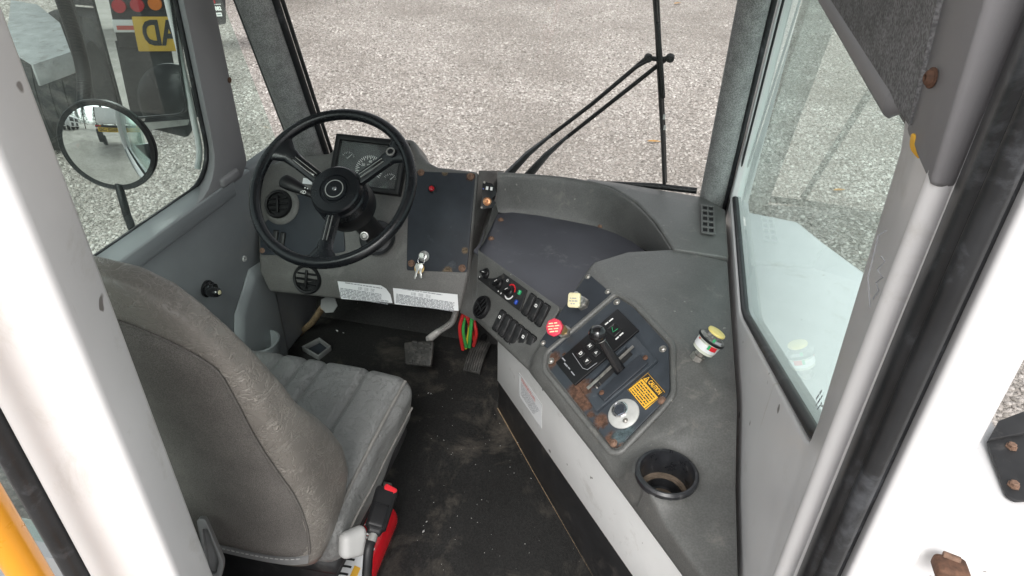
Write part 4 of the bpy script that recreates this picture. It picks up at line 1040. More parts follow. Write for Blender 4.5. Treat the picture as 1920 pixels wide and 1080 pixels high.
# caution label
cq = [(1179, 734), (1213, 772), (1250.5, 739), (1218, 702.5)]
cl_ = [S.loc(*q) for q in cq]
cau = plate('caution_label', cl_, .0006, 'caution_yellow', spl, Sm, z0=.0078)
cang = S.spin_of((1218, 702.5), (1250.5, 739))
ccen = sum((onS(*q) for q in cq), V()) / 4
Wd = (onS(1218, 702.5) - onS(1250.5, 739)).length; Hd = (onS(1218, 702.5) - onS(1179, 734)).length
cm = S.mat(ccen, cang)
# local y must run from the lower edge to the header edge
hdr = plate('label_header', rect(-Wd * .47, Wd * .47, Hd * .16, Hd * .46), .0003, 'print_black', cau, cm, z0=.0085)
text('label_word', 'CAUTION', Hd * .24, cm @ Matrix.Translation((Wd * .10, Hd * .31, .0090)), 'caution_yellow', hdr, xs=.66, bold=.0004)
obj('warning_triangle', [(-Wd * .44, Hd * .19, .0092), (-Wd * .24, Hd * .19, .0092), (-Wd * .34, Hd * .43, .0092)], [(0, 1, 2)], 'caution_yellow', hdr, cm)
text('exclamation_mark', '!', Hd * .17, cm @ Matrix.Translation((-Wd * .34, Hd * .28, .0094)), 'print_black', hdr, bold=.0004)
print_lines('label_print', [(-Wd * .42, Wd * .40, Hd * (.06 - .095 * j)) for j in range(6)], cm, 'print_black', cau, Hd * .052, 12, .0087)
frame_plate('label_border', rect(-Wd * .5, Wd * .5, -Hd * .5, Hd * .5), rect(-Wd * .475, Wd * .475, -Hd * .475, Hd * .475), .0002, 'print_black', cau, cm, z0=.0085, bevel=0)

# ================================================================== gear selector
gate = thing('gear_selector', 'black gear lever with round ball knob rising from the rusty shifter plate', 'gear lever', onS(1150, 700))
pad_px = [(1161.6, 584.5), (1201.6, 624.5), (1081.5, 727.4), (1046, 685)]
pad = plate('selector_pad', round_corners([S.loc(*q) for q in pad_px], .003), .006, 'black_plastic', gate, Sm, bevel=.0015, z0=.0065)
pang = S.spin_of((1046, 685), (1081.5, 727.4))
def pbtn(q, s, sym):
    o = box('gear_button', (0, 0, 0), (s, s, .004), 'dusty_black', gate, S.mat(onS(*q, .0135), pang), bevel=.0015)
    frame_plate('button_frame', rounded(s * 1.12, s * 1.12, .002), rounded(s * 1.0, s * 1.0, .002), .002, 'black_gloss', o, S.mat(onS(*q, .0125), pang), bevel=0)
    wm = S.mat(onS(*q, .0157), pang)
    if sym in 'DN': text('button_letter', sym, s * .62, wm, 'print_white', o, bold=.0004)
    else:
        d = 1 if sym == '^' else -1
        frame_plate('button_arrow', [(-s * .22, -s * .16 * d), (s * .22, -s * .16 * d), (0, s * .28 * d)], [(-s * .08, -s * .07 * d), (s * .08, -s * .07 * d), (0, s * .10 * d)], .0003, 'print_white', o, wm, bevel=0)
for q, s in (((1111, 655), 'N'), ((1094, 669.5), 'D'), ((1123, 668), '^'), ((1106, 683), 'v')): pbtn(q, .0165, s)
tube('pad_line', [onS(*q, .0132) for q in ((1078, 668), (1097, 696), (1106, 699), (1124, 686))], .0006, 'print_grey', gate, seg=5)
rvw = frame_plate('reverse_window', rounded(.030, .026, .004), rounded(.025, .021, .003), .002, 'black_gloss', gate, S.mat(onS(1156, 625, .0125), pang), bevel=.0006)
plate('window_screen', rounded(.025, .021, .003), .001, 'black_gloss', rvw, S.mat(onS(1156, 625, .0126), pang))
tube('green_tick', [onS(*q, .0142) for q in ((1152, 620), (1154, 629), (1163, 623))], .0009, 'green_btn', rvw, seg=6)
for a, b in (((1141, 613), (1151, 605)), ((1159, 642), (1172, 630))):
    c_ = (onS(*a, .0128) + onS(*b, .0128)) / 2
    print_lines('pad_print', [(-.011, .011, 0)], S.mat(c_, S.spin_of(a, b)), 'print_white', gate, .0042, 3, .0)
for i, q in enumerate(((1062, 680), (1070, 694), (1079, 706), (1066, 690))):
    print_lines('pad_mark', [(-.008, .008, 0)], S.mat(onS(*q, .0128), pang), 'print_grey', gate, .003, 20 + i, .0)
gp_px = [(1196, 638), (1237, 683), (1124, 778), (1092, 733)]
slo = [(1178, 657), (1192, 672), (1125, 736), (1112, 722)]
gpl = frame_plate('gate_plate', [S.loc(*q) for q in gp_px], [S.loc(*q) for q in slo], .010, 'plate_rusted', gate, Sm, z0=.0065, bevel=.002)
plate('gate_slot', [S.loc(*q) for q in slo], .001, 'frame_black', gate, Sm, z0=.0078)
ga, gb = onS(1092, 733), onS(1196, 638)
hexa('gate_rail', [onS(*q, .0155) for q in ((1106, 735), (1192, 656), (1194, 658), (1108, 737.5))], [onS(*q, .020) for q in ((1106, 735), (1192, 656), (1196, 660), (1110, 740))], 'steel', gate, bevel=.001)
hexa('gate_cover', [onS(*q, .0165) for q in ((1127, 748), (1206, 674), (1222, 690), (1140, 762))], [onS(*q, .022) for q in ((1127, 748), (1206, 674), (1222, 690), (1140, 762))], 'plate_navy', gate, bevel=.002)
tube('gate_spring', [onS(*q, .010) for q in ((1120, 728), (1126, 735), (1132, 728), (1127, 722))], .0022, 'steel', gate, seg=6)
screw(onS(1136, 746, .0225), S.n, gate, 'rust', .0045); screw(onS(1217, 681, .0225), S.n, gate, 'rust', .0045)
LB = onS(1168, 702, .016)
ball = on_z(1120.5, 626, .868)
tube('lever_shaft', [LB - (ball - LB) * .05, LB.lerp(ball, .5), LB.lerp(ball, .86)], .010, 'black_gloss', gate, seg=16, rfun=lambda t: .0125 - .005 * t, up=S.n, flat=.7)
lathe('lever_collar', [(.009, 0), (.009, .006), (.007, .008)], 'dull_chrome', gate, zframe(LB.lerp(ball, .82), ball - LB), seg=20)
br = .0185
lathe('ball_knob', [(br * math.sin(a), -br * math.cos(a)) for a in [math.pi * i / 18 for i in range(19)]], 'black_gloss', gate, zframe(ball, ball - LB), seg=32, angle=180)

# ================================================================== air valves
def octagon(r): return [(r * math.cos(math.radians(22.5 + 45 * i)), r * math.sin(math.radians(22.5 + 45 * i))) for i in range(8)]
yv = thing('parking_brake_valve', 'cream square tag knob on chrome air valve stem', 'air valve', Vp.at(1094, 571))
vb = Vp.at(1094, 572)
lathe('valve_nut', [(.0165, 0), (.0165, .009), (.012, .010)], 'steel', yv, Vp.mat(vb + Vp.n * .002), seg=6, smooth=False)
lathe('valve_stem', [(.0105, 0), (.0105, .012), (.007, .014), (.007, .034), (.005, .035)], 'dull_chrome', yv, Vp.mat(vb + Vp.n * .011), seg=20)
tgp = on_z(1077, 563, .852)
tdir = (V((-.35, -.75, .55))).normalized()
Tg = Plane(tgp, tdir, V((1, -.5, 0)))
ytag = plate('tag_knob', rounded(.029, .033, .006), .009, 'tag_cream', yv, Tg.mat(tgp, .35), bevel=.002, z0=-.004)
tube('tag_neck', [vb + Vp.n * .030, tgp - tdir * .003], .0065, 'knob_grey', yv, seg=12)
print_lines('tag_print', [(-.009, .009, .004), (-.010, .010, -.002), (-.006, .006, -.008)], Tg.mat(tgp + tdir * .0052, .35), 'print_grey', ytag, .0028, 31, .0002)
rv_ = thing('trailer_air_valve', 'red octagonal tag knob on brass air valve stem', 'air valve', Vp.at(1060, 623))
rb = Vp.at(1061, 626)
lathe('valve_nut', [(.0165, 0), (.0165, .009), (.012, .010)], 'steel', rv_, Vp.mat(rb + Vp.n * .002), seg=6, smooth=False)
lathe('valve_stem', [(.0100, 0), (.0100, .012), (.0085, .014), (.0085, .020)], 'brass', rv_, Vp.mat(rb + Vp.n * .011), seg=20)
rgp = on_z(1040, 614, .808)
Rg = Plane(rgp, tdir, V((1, -.5, 0)))
rtag = plate('tag_knob', octagon(.0205), .009, 'red_knob', rv_, Rg.mat(rgp), bevel=.002, z0=-.004)
tube('tag_neck', [rb + Vp.n * .030, rgp - tdir * .003], .0085, 'red_knob', rv_, seg=14)
print_lines('tag_print', [(-.011, .011, .009), (-.014, .014, .003), (-.013, .013, -.003), (-.010, .010, -.009)], Rg.mat(rgp + tdir * .0052, .5), 'tag_cream', rtag, .0032, 33, .0002)
# round chrome fifth wheel control on the shifter plate
ck = thing('release_knob', 'round silver dish with chrome hexagonal knob on the shifter plate', 'knob', onS(1172, 778))
lathe('dish', [(.0325, 0), (.0320, .0015), (.0290, .003), (.0200, .005), (0, .005)], 'dish_silver', ck, S.mat(onS(1172, 779, .0078)), seg=44)
lathe('hex_knob', [(.0170, 0), (.0170, .003), (.0160, .004), (.0148, .0035), (.0140, .002), (0, .0018)], 'chrome', ck, S.mat(onS(1167, 774, .0125)), seg=24, angle=20)
lathe('hex_socket', [(.0135, 0), (.0120, .0012), (0, .0015)], 'blue_steel', ck, S.mat(onS(1167, 774, .0145)), seg=6, smooth=False)
screw(onS(1177, 794, .0135), S.n, ck, 'steel', .0042)
# ================================================================== air filter gauge
fb = on_z(1304, 674, .835); ft = on_z(1345, 622, .900)
fd = (ft - fb).normalized()
fg = thing('filter_gauge', 'clear filter gauge canister with black collar and yellow cap on the console', 'gauge', fb)
fl = (ft - fb).length
fwm = zframe(fb, fd)
lathe('fitting', [(.014, 0), (.014, .012), (.010, .013), (.010, .034)], 'steel', fg, fwm, seg=6, smooth=False)
lathe('canister', [(.016, .022), (.0225, .026), (.0235, fl * .66), (.0255, fl * .68), (.0255, fl * .76)], 'canister_clear', fg, fwm, seg=36)
lathe('paper_band', [(.0234, .032), (.0242, fl * .62)], 'paper_white', fg, fwm, seg=36)
lathe('collar', [(.0262, fl * .70), (.0285, fl * .72), (.0285, fl * .76), (.0262, fl * .78)], 'black_plastic', fg, fwm, seg=36)
lathe('collar_top', [(.0262, fl * .76), (.0265, fl * .79), (.0225, fl * .82), (.0160, fl * .84), (.0155, fl * .96)], 'collar_dust', fg, fwm, seg=36)
lathe('cap', [(.0175, fl * .94), (.0185, fl * .96), (.0180, fl * 1.0), (.014, fl * 1.02), (0, fl * 1.02)], 'cap_yellow', fg, fwm, seg=32)
to_cam = (CAM - fb); to_cam = (to_cam - fd * to_cam.dot(fd)).normalized()
sidev = fd.cross(to_cam)
def band(a0, a1, h0, h1, r, mat, name):
    vs = []; n = 8
    for i in range(n + 1):
        a = a0 + (a1 - a0) * i / n; d = to_cam * math.cos(a) + sidev * math.sin(a)
        vs += [fb + d * r + fd * h0, fb + d * r + fd * h1]
    return obj(name, vs, [(2 * i, 2 * i + 2, 2 * i + 3, 2 * i + 1) for i in range(n)], mat, fg, smooth=True)
band(-.95, -.72, .046, .056, .0253, 'print_red', 'band_mark')
band(-.65, -.15, .048, .054, .0253, 'print_grey', 'band_lettering')
band(.15, .35, .040, .066, .0254, 'green_btn', 'band_mark'); band(.36, .95, .040, .050, .0254, 'red_plastic', 'band_mark'); band(.36, .95, .050, .064, .0254, 'print_grey', 'band_mark')
# ================================================================== driver seat
SX = -.775
seat = thing('driver_seat', 'grey vinyl driver seat with fabric back panel facing the doorway', 'seat', (SX, 1.0, ZF))
def cush(q, p):
    # pleats across the middle, rolled side bolster, crown
    fx = q.x / .25
    if p.z > 0:
        crown = .018 * (1 - (q.y / .27) ** 2) if abs(q.y) < .27 else 0
        q.z += crown * (0.7 + .3 * (1 - fx * fx))
        g = 0.0
        for c in (-.109, -.045, .010, .130):
            g -= .012 * math.exp(-((q.x - c) / .0075) ** 2)
        q.z += g * max(0, min(1, (q.y + .25) / .05)) * (1 if p.z > .6 else p.z)
        q.z += .004 * mnoise.noise(V((q.x * 9, q.y * 7, 1.3)))
    if q.x > .2: q.x += .008 * mnoise.noise(V((q.y * 8, q.z * 14, 2.0)))
    if p.y > .5: q.y += .012 * math.cos(fx * 1.4)
    return q
cwm = Matrix.Translation((SX, 1.005, .468)) @ Matrix.Rotation(math.radians(3), 4, 'X')
cu = soft_box('cushion', (.50, .47, .15), .045, 'cushion_vinyl', seat, cwm, (90, 60, 18), cush)
for sx in (.236, -.236):
    tube('piping', [cwm @ V((sx, y, .066 + .016 * (1 - (y / .27) ** 2) * .7)) for y in [-.21 + .42 * i / 20 for i in range(21)]], .0042, 'piping_grey', cu, seg=8)
tube('side_seam', [cwm @ V((.2515 + .004 * mnoise.noise(V((y * 8, 0, 2))), y, -.01 - .05 * (y - .2))) for y in [-.2 + .4 * i / 16 for i in range(17)]], .0028, 'piping_grey', cu, seg=6)
soft_box('cushion_pan', (.46, .44, .05), .015, 'frame_black', seat, Matrix.Translation((SX, 1.0, .372)), (6, 6, 3))
soft_box('pedestal', (.36, .36, .24), .03, 'frame_black', seat, Matrix.Translation((SX, .98, .24)), (6, 6, 6))
box('slide_rail', (SX + .15, 1.0, ZF + .02), (.04, .42, .03), 'steel', seat, bevel=.004)
# backrest: wedge shaped bolster, thick at the bottom, round shoulders
BROWS = [(.478, .715, .790, .215), (.488, .700, .815, .232), (.51, .694, .838, .240), (.55, .690, .885, .247), (.60, .690, .912, .250), (.66, .690, .908, .250), (.72, .687, .882, .249), (.80, .678, .835, .246), (.88, .666, .780, .243), (.96, .650, .748, .238), (1.03, .636, .722, .228), (1.09, .626, .702, .210), (1.135, .620, .690, .186), (1.17, .617, .680, .155), (1.193, .618, .670, .118), (1.207, .622, .658, .07), (1.211, .632, .648, .02)]
def brow(z):
    for a, b in zip(BROWS, BROWS[1:]):
        if a[0] <= z <= b[0]:
            t = (z - a[0]) / (b[0] - a[0]); return [a[k] * (1 - t) + b[k] * t for k in (1, 2, 3)]
    return list(BROWS[-1][1:])
def sgp(v, e): return math.copysign(abs(v) ** e, v)
zs = []
for a, b in zip(BROWS, BROWS[1:]):
    k = max(1, int((b[0] - a[0]) / .014)); zs += [a[0] + (b[0] - a[0]) * i / k for i in range(k)]
zs.append(BROWS[-1][0])
NSEG = 96; vs = []; fs = []
for z in zs:
    yr, yf, w = brow(z); yc = (yr + yf) / 2; d = (yf - yr) / 2
    for i in range(NSEG):
        a = 2 * math.pi * i / NSEG; c, s_ = math.cos(a), math.sin(a)
        x = w * sgp(c, .42); y = yc + d * sgp(s_, .5)
        q = V((SX + x, y, z)); nz = mnoise.noise(V((q.x * 10, q.y * 14, q.z * 8)))
        q += V((c * .004 * nz, s_ * .004 * nz, 0)); vs.append(q)
for j_ in range(len(zs) - 1):
    for i in range(NSEG): fs.append((j_ * NSEG + i, j_ * NSEG + (i + 1) % NSEG, (j_ + 1) * NSEG + (i + 1) % NSEG, (j_ + 1) * NSEG + i))
fs += [tuple(range(NSEG)), tuple(range((len(zs) - 1) * NSEG, len(zs) * NSEG))]
bk = obj('backrest', vs, fs, 'seat_vinyl', seat, smooth=True, angle=80)
# fabric panel following the rear of the backrest
def rear(x, z, off=0.0):
    yr, yf, w = brow(z); yc = (yr + yf) / 2; d = (yf - yr) / 2
    t = min(.9999, abs(x) / w); return V((SX + x, yc - d * (1 - t ** 4.76) ** .25 - off, z))
def pwid(z):
    w = brow(z)[2] * (.93 - .075 * math.exp(-((z - .88) / .16) ** 2))
    if z > 1.0: w = min(w, .212 * math.sqrt(max(0, 1 - ((z - 1.0) / .142) ** 2.2)))
    return w
pzs = [.532 + (1.138 - .532) * i / 50 for i in range(51)]; NX = 28
vs = []; fs = []
for z in pzs:
    w = pwid(z)
    for i in range(NX + 1):
        t = -1 + 2 * i / NX; puff = .012 * (1 - t ** 6) * min(1, (z - .53) / .03) * min(1, (1.14 - z) / .03)
        vs.append(rear(w * t, z, .002 + puff + .003 * mnoise.noise(V((t * 2, z * 5, 3)))))
for j_ in range(len(pzs) - 1):
    for i in range(NX): fs.append((j_ * (NX + 1) + i, j_ * (NX + 1) + i + 1, (j_ + 1) * (NX + 1) + i + 1, (j_ + 1) * (NX + 1) + i))
pn = obj('back_panel', vs, fs, 'seat_fabric', seat, smooth=True, angle=80)
edge = [rear(pwid(z), z, .003) for z in pzs] + [rear(-pwid(z), z, .003) for z in reversed(pzs)]
tube('piping', edge, .0024, 'seat_fabric', pn, seg=8)
# strip with stitching below the panel, grey belt guide
strip = []
for z in (.505, .528):
    strip.append([rear(brow(z)[2] * .93 * (-1 + 2 * i / 20), z, .006) for i in range(21)])
obj('lower_strip', strip[0] + strip[1], [(i, i + 1, 22 + i, 21 + i) for i in range(20)], 'seat_plastic', seat, smooth=True, solid=-.004)
hexa('lower_apron', [V((SX - .2, .705, .505)), V((SX + .17, .705, .505)), V((SX + .15, .74, .43)), V((SX - .2, .74, .43))], [V((SX - .2, .735, .505)), V((SX + .17, .735, .505)), V((SX + .15, .77, .43)), V((SX - .2, .77, .43))], 'seat_plastic', seat, bevel=.01)
for i in range(0, 44):
    x = -.22 + .01 * i
    rod('stitch', rear(x, .536, .0125), rear(x + .006, .536, .0125), .0009, 'knob_grey', pn, seg=5)
gd = Plane(on_y(398, 1020, .64), (.35, -.8, .45), (1, 0, 0))
gq = [gd.loc(372, 968), gd.loc(388, 966), (gd.loc(424, 1050)), gd.loc(415, 1085), gd.loc(395, 1085)]
frame_plate('belt_guide', round_corners(gq, .012), [(a * .62 + sum(p[0] for p in gq) / 5 * .38, b * .72 + sum(p[1] for p in gq) / 5 * .28) for a, b in round_corners(gq, .012)], .014, 'seat_plastic', seat, gd.mat(gd.p), bevel=.004)
plate('guide_back', [(a * .8 + sum(p[0] for p in gq) / 5 * .2, b * .8 + sum(p[1] for p in gq) / 5 * .2) for a, b in round_corners(gq, .012)], .003, 'seat_plastic', seat, gd.mat(gd.p))
# recliner knob
kp = on_x(661, 1018, -.505)
soft_box('adjuster_knob', (.060, .060, .032), .015, 'knob_grey', seat, zframe(kp, (.85, -.45, .35), (0, .5, 1)), (14, 14, 8), lambda q, p: V((q.x * (1 - .12 * (q.y / .03)), q.y, q.z)))
for i in range(5):
    wm = zframe(kp, (.85, -.45, .35), (0, .5, 1)) @ Matrix.Translation((-.015 + .0075 * i, -.029, .004)); box('knob_rib', (0, 0, 0), (.003, .006, .020), 'knob_grey', seat, wm, bevel=.001)
rod('knob_axle', kp - V((.06, -.03, .02)), kp, .018, 'frame_black', seat)

# ================================================================== seat belt buckle
bt, bb = on_z(726, 918, .500), on_z(701, 1000, .470)
bel = thing('belt_buckle', 'black seat belt buckle with red button on its stalk beside the seat', 'seat belt', on_z(690, 1075, .42))
bz = (bt - bb); BZ = bz.length
bn = (CAM - bb); bn = (bn - bz.normalized() * bn.dot(bz.normalized())).normalized(); bxv = bz.normalized().cross(bn)
bm_ = Matrix.Translation((bt + bb) / 2) @ Matrix((bxv, bz.normalized(), bn)).transposed().to_4x4()
soft_box('buckle_body', (.047, BZ * 1.08, .026), .010, 'black_plastic', bel, bm_, (14, 20, 8), lambda q, p: V((q.x * (1.0 + .10 * q.y / BZ - (.25 if p.y < -.7 else 0)), q.y, q.z)))
soft_box('buckle_face', (.034, BZ * .5, .006), .0028, 'black_plastic', bel, bm_ @ Matrix.Translation((-.002, -BZ * .14, .0135)), (8, 8, 3))
soft_box('release_button', (.030, BZ * .2, .014), .005, 'red_plastic', bel, bm_ @ Matrix.Translation((.006, BZ * .475, .006)) @ Matrix.Rotation(-.25, 4, 'Z'), (8, 6, 5))
tube('buckle_stalk', smooth_path([bb - bz * .02, bb - bz * .35, on_z(688, 1075, .42), on_z(684, 1130, .36), V((-.56, .80, .30))], 5), .0105, 'black_plastic', bel, seg=10, flat=.6, up=bn)
lathe('stalk_ferrule', [(.010, 0), (.010, .016)], 'dull_chrome', bel, zframe(bb - bz * .02, -bz), seg=14)

# ================================================================== fire extinguisher lying beside the seat
ex0 = V((-.585, 1.085, ZF + .062)); ex1 = V((-.575, .74, ZF + .062))
ext = thing('fire_extinguisher', 'red fire extinguisher lying on the floor beside the seat', 'fire extinguisher', ex0 - V((0, .17, .06)))
er = .052
exm = zframe(ex1, ex0 - ex1)
el = (ex0 - ex1).length
lathe('cylinder', [(0, 0), (er * .5, .004), (er * .9, .016), (er, .035), (er, el - .022), (er * .95, el - .008), (er * .86, el), (er * .8, el - .006), (0, el - .010)], 'extinguisher_red', ext, exm, seg=40)
def wrap(h0, h1, a0, a1, r, mat, name, par):
    vs = []; n = 12
    for i in range(n + 1):
        a = a0 + (a1 - a0) * i / n
        d = V((math.sin(a), 0, math.cos(a)))
        vs += [ex1 + (ex0 - ex1).normalized() * h0 + d * r, ex1 + (ex0 - ex1).normalized() * h1 + d * r]
    return obj(name, vs, [(2 * i, 2 * i + 2, 2 * i + 3, 2 * i + 1) for i in range(n)], mat, par, smooth=True)
lab = wrap(.08, .215, -.9, .75, er + .0006, 'paper_white', 'paper_label', ext)
wrap(.185, .205, -.62, -.35, er + .0012, 'print_black', 'label_square', lab)
wrap(.12, .15, .2, .5, er + .0012, 'caution_yellow', 'label_patch', lab)
for i in range(4): wrap(.10 + .02 * i, .106 + .02 * i, -.5, .1, er + .0012, 'print_black', 'label_print', lab)
tri = []
for a, h in ((-.2, .262), (.42, .268), (.08, .285), (-.05, .276)):
    d = V((math.sin(a), 0, math.cos(a))); tri.append(ex1 + (ex0 - ex1).normalized() * h + d * (er + .002))
obj('white_emblem', tri, [(0, 1, 2, 3)], 'paper_white', ext)

# ================================================================== pedals and wiring
bp_ = Plane(on_z(785, 662, ZF + .13), (-.05, -.62, .78), (1, 0, 0))
brake = thing('brake_pedal', 'ribbed brake pedal pad on bent grey arm', 'pedal', on_z(790, 690, ZF))
bpad = plate('pad', round_corners([bp_.loc(757, 641), bp_.loc(813, 638), bp_.loc(808, 687), bp_.loc(759, 683)], .01), .016, 'pedal_rubber', brake, bp_.mat(bp_.p), bevel=.004, z0=-.016)
bx0, by0 = bp_.loc(759, 683); bx1, by1 = bp_.loc(812, 640)
for i in range(3):
    for j in range(5):
        box('pad_rib', (bx0 + (bx1 - bx0) * (.2 + .3 * i) + .004 * (j % 2), by0 + (by1 - by0) * (.14 + .18 * j), .002), ((bx1 - bx0) * .24, (by1 - by0) * .10, .005), 'pedal_rubber', brake, bp_.mat(bp_.p), bevel=.001)
pa = bp_.at(800, 636, -.012)
tube('arm', smooth_path([pa, on_y(822, 622, pa.y + .04), on_y(845, 606, pa.y + .05), on_y(853, 590, pa.y + .02), on_y(856, 570, pa.y - .01)], 6), .017, 'pedal_arm', brake, seg=12, flat=.6, up=(1, 0, 0))
tube('arm_rib', [on_y(822, 622, pa.y + .025), on_y(845, 604, pa.y + .032)], .004, 'pedal_arm', brake, seg=6)  # thin raised rib along the arm, same material as the arm
gpn = Plane(on_z(895, 668, ZF + .06), (-.15, -.45, .88), (1, .12, 0))
gas = thing('accelerator_pedal', 'curved ribbed accelerator pedal near the white kick panel', 'pedal', on_z(890, 690, ZF))
ga_, gb_ = gpn.loc(889, 697), gpn.loc(902, 638)
gwid = .062
glen = gb_[1] - ga_[1]
gmm = gpn.mat(gpn.at(894, 668), -.20)
def gcurve(x, t): return V((x, (t - .5) * glen, .010 * math.sin(t * math.pi)))
vs = []; fs = []
for i in range(13):
    t = i / 12
    for x, dz in ((-gwid / 2, 0), (gwid / 2, 0), (gwid / 2, -.012), (-gwid / 2, -.012)): vs.append(gcurve(x, t) + V((0, 0, dz)))
for i in range(12):
    for k in range(4): fs.append((4 * i + k, 4 * i + (k + 1) % 4, 4 * i + 4 + (k + 1) % 4, 4 * i + 4 + k))
fs += [(0, 1, 2, 3), (48, 49, 50, 51)]
obj('treadle', vs, fs, 'pedal_rubber', gas, gmm, bevel=.002)
for k in range(7):
    x = gwid * (-.43 + .86 * k / 6)
    vs = []; fs = []
    for i in range(13):
        t = i / 12
        for xx, dz in ((x - .0022, 0), (x + .0022, 0), (x + .0015, .005), (x - .0015, .005)): vs.append(gcurve(xx, t) + V((0, 0, dz)))
    for i in range(12):
        for q in range(4): fs.append((4 * i + q, 4 * i + (q + 1) % 4, 4 * i + 4 + (q + 1) % 4, 4 * i + 4 + q))
    obj('treadle_rib', vs, fs, 'pedal_rubber', gas, gmm)
rod('pedal_lever', gmm @ V((0, glen * .45, -.01)), on_y(908, 632, gmm.translation.y + .12), .010, 'frame_black', gas)
wires = thing('wire_bundle', 'red, green and yellow wires hanging under the dashboard beside the pedals', 'wires', on_y(880, 650, 1.80))
for i, (mt, a, b, c) in enumerate((('wire_red', (870, 585), (862, 615), (868, 655)), ('wire_green', (872, 590), (868, 620), (874, 650)), ('wire_yellow', (880, 585), (880, 620), (873, 652)), ('wire_green', (885, 595), (882, 625), (880, 650)), ('wire_red', (868, 582), (878, 600), (890, 640)), ('wire_red', (888, 600), (893, 625), (888, 648)))):
    y0 = 1.76 + .012 * (i % 3)
    tube('wire', smooth_path([on_y(*a, y0), on_y(*b, y0 - .01), on_y(*c, y0 + .02)], 5), .0065, mt, wires, seg=8)
# small clear tray lying on the mat and bits of litter
tf = Plane((0, 0, ZF + .015), (0, 0, 1), (1, 0, 0))
tq = [tf.at(*q) for q in ((600, 640), (622, 656), (598, 675), (567, 657))]
tray = thing('plastic_tray', 'small empty rectangular plastic tray lying on the floor mat', 'tray', sum(tq, V()) / 4)
frame_plate('tray_rim', [(p.x, p.y) for p in tq], [(p.x * .88 + sum(q.x for q in tq) / 4 * .12, p.y * .88 + sum(q.y for q in tq) / 4 * .12) for p in tq], .022, 'seat_plastic', tray, Matrix.Translation((0, 0, ZF + .012)), bevel=.001)
plate('tray_floor', [(p.x, p.y) for p in tq], .002, 'plate_navy', tray, Matrix.Translation((0, 0, ZF + .011)))
lv = []; lf = []
lr = random.Random(3)
for (u, v, s) in [(632, 620, .007), (644, 624, .005), (803, 737, .004), (808, 738, .004), (728, 996, .006), (722, 1004, .004), (800, 978, .004), (794, 996, .006)] + [(lr.uniform(780, 1000), lr.uniform(720, 1070), lr.uniform(.0008, .0022)) for _ in range(60)]:
    p = on_z(u, v, ZF + .0155); b = len(lv); a = lr.uniform(0, 3)
    for k in range(4): lv.append(p + V((math.cos(a + k * 1.57) * s * (1 if k % 2 else .5), math.sin(a + k * 1.57) * s * (1 if k % 2 else .5), 0)))
    lv.append(p + V((0, 0, s * .5)))
    lf += [(b, b + 1, b + 4), (b + 1, b + 2, b + 4), (b + 2, b + 3, b + 4), (b + 3, b, b + 4)]
lit = obj('floor_litter', lv, lf, 'knob_grey'); lit['kind'] = 'stuff'; lit['label'] = 'pale crumbs and grit scattered on the black mat'; lit['category'] = 'litter'

# ================================================================== left wall fittings
crank = thing('window_crank', 'black window crank handle on the grey door panel', 'crank', on_x(395, 543, XL))
cpos = on_x(387, 541, XL)
cax = V((.86, -.45, .1)).normalized()
lathe('crank_base', [(.025, 0), (.025, .006), (.021, .008), (.021, .016), (.018, .018), (.018, .026), (.012, .030), (0, .031)], 'black_gloss', crank, zframe(cpos, (1, 0, 0)), seg=28)
gp0 = on_x(391, 548, XL + .028)
tube('crank_arm', [cpos + V((.024, 0, 0)), gp0], .011, 'black_gloss', crank, seg=10)
lathe('crank_grip', [(.010, 0), (.0135, .006), (.0145, .022), (.0125, .034), (.009, .038), (0, .038)], 'black_gloss', crank, zframe(gp0, V((.55, -.02, .10))), seg=22)
lathe('grip_cap', [(.0065, 0), (.0055, .001), (0, .0015)], 'tag_cream', crank, zframe(gp0 + V((.55, -.02, .10)).normalized() * .038, V((.55, -.02, .10))), seg=14)
hp0 = on_x(458, 485, XL)
lathe('plug_screw', [(.010, 0), (.009, .004), (.004, .004), (.003, .001), (0, .001)], 'knob_grey', cab, zframe(hp0, (1, 0, 0)), seg=18)
# moulded map pocket at the foot of the panel
mp = thing('door_pocket', 'moulded grey map pocket at the foot of the door panel', 'map pocket', (XL, 1.6, ZF + .1))
Y0, Y1 = on_x(436, 600, XL).y, on_x(540, 640, XL).y
pz0 = ZF + .02
pzt = on_x(500, 640, XL + .05).z
n = 14; vs = []; fs = []
PX0 = XL + .020
prow = [(.165, .25, .3), (.20, .55, .6), (.24, .82, .85), (.277, .97, 1.0), (.307, 1.0, 1.0), (.309, .93, .91), (.285, .88, .84), (.23, .7, .6)]
for z, kx, ky in prow:
    for i in range(n + 1):
        a = math.pi * i / n; vs.append(V((PX0 + .058 * kx * math.sin(a) ** .8, 1.538 - .062 * ky * math.cos(a), z)))
for r_ in range(len(prow) - 1):
    for i in range(n): fs.append((r_ * (n + 1) + i, r_ * (n + 1) + i + 1, (r_ + 1) * (n + 1) + i + 1, (r_ + 1) * (n + 1) + i))
obj('pocket_shell', vs, fs, 'wall_grey', mp, smooth=True, angle=60)
bulge = [V((XL + .001, 1.40, .12)), V((XL + .001, 1.70, .12)), V((XL + .001, 1.70, .54)), V((XL + .001, 1.58, .56)), V((XL + .001, 1.46, .46)), V((XL + .001, 1.40, .30))]
btop = [p + V((.022, (1.56 - p.y) * .22, (.34 - p.z) * .16)) for p in bulge]
hexa('pocket_back', bulge, btop, 'wall_grey', mp, bevel=.012, seg=3)

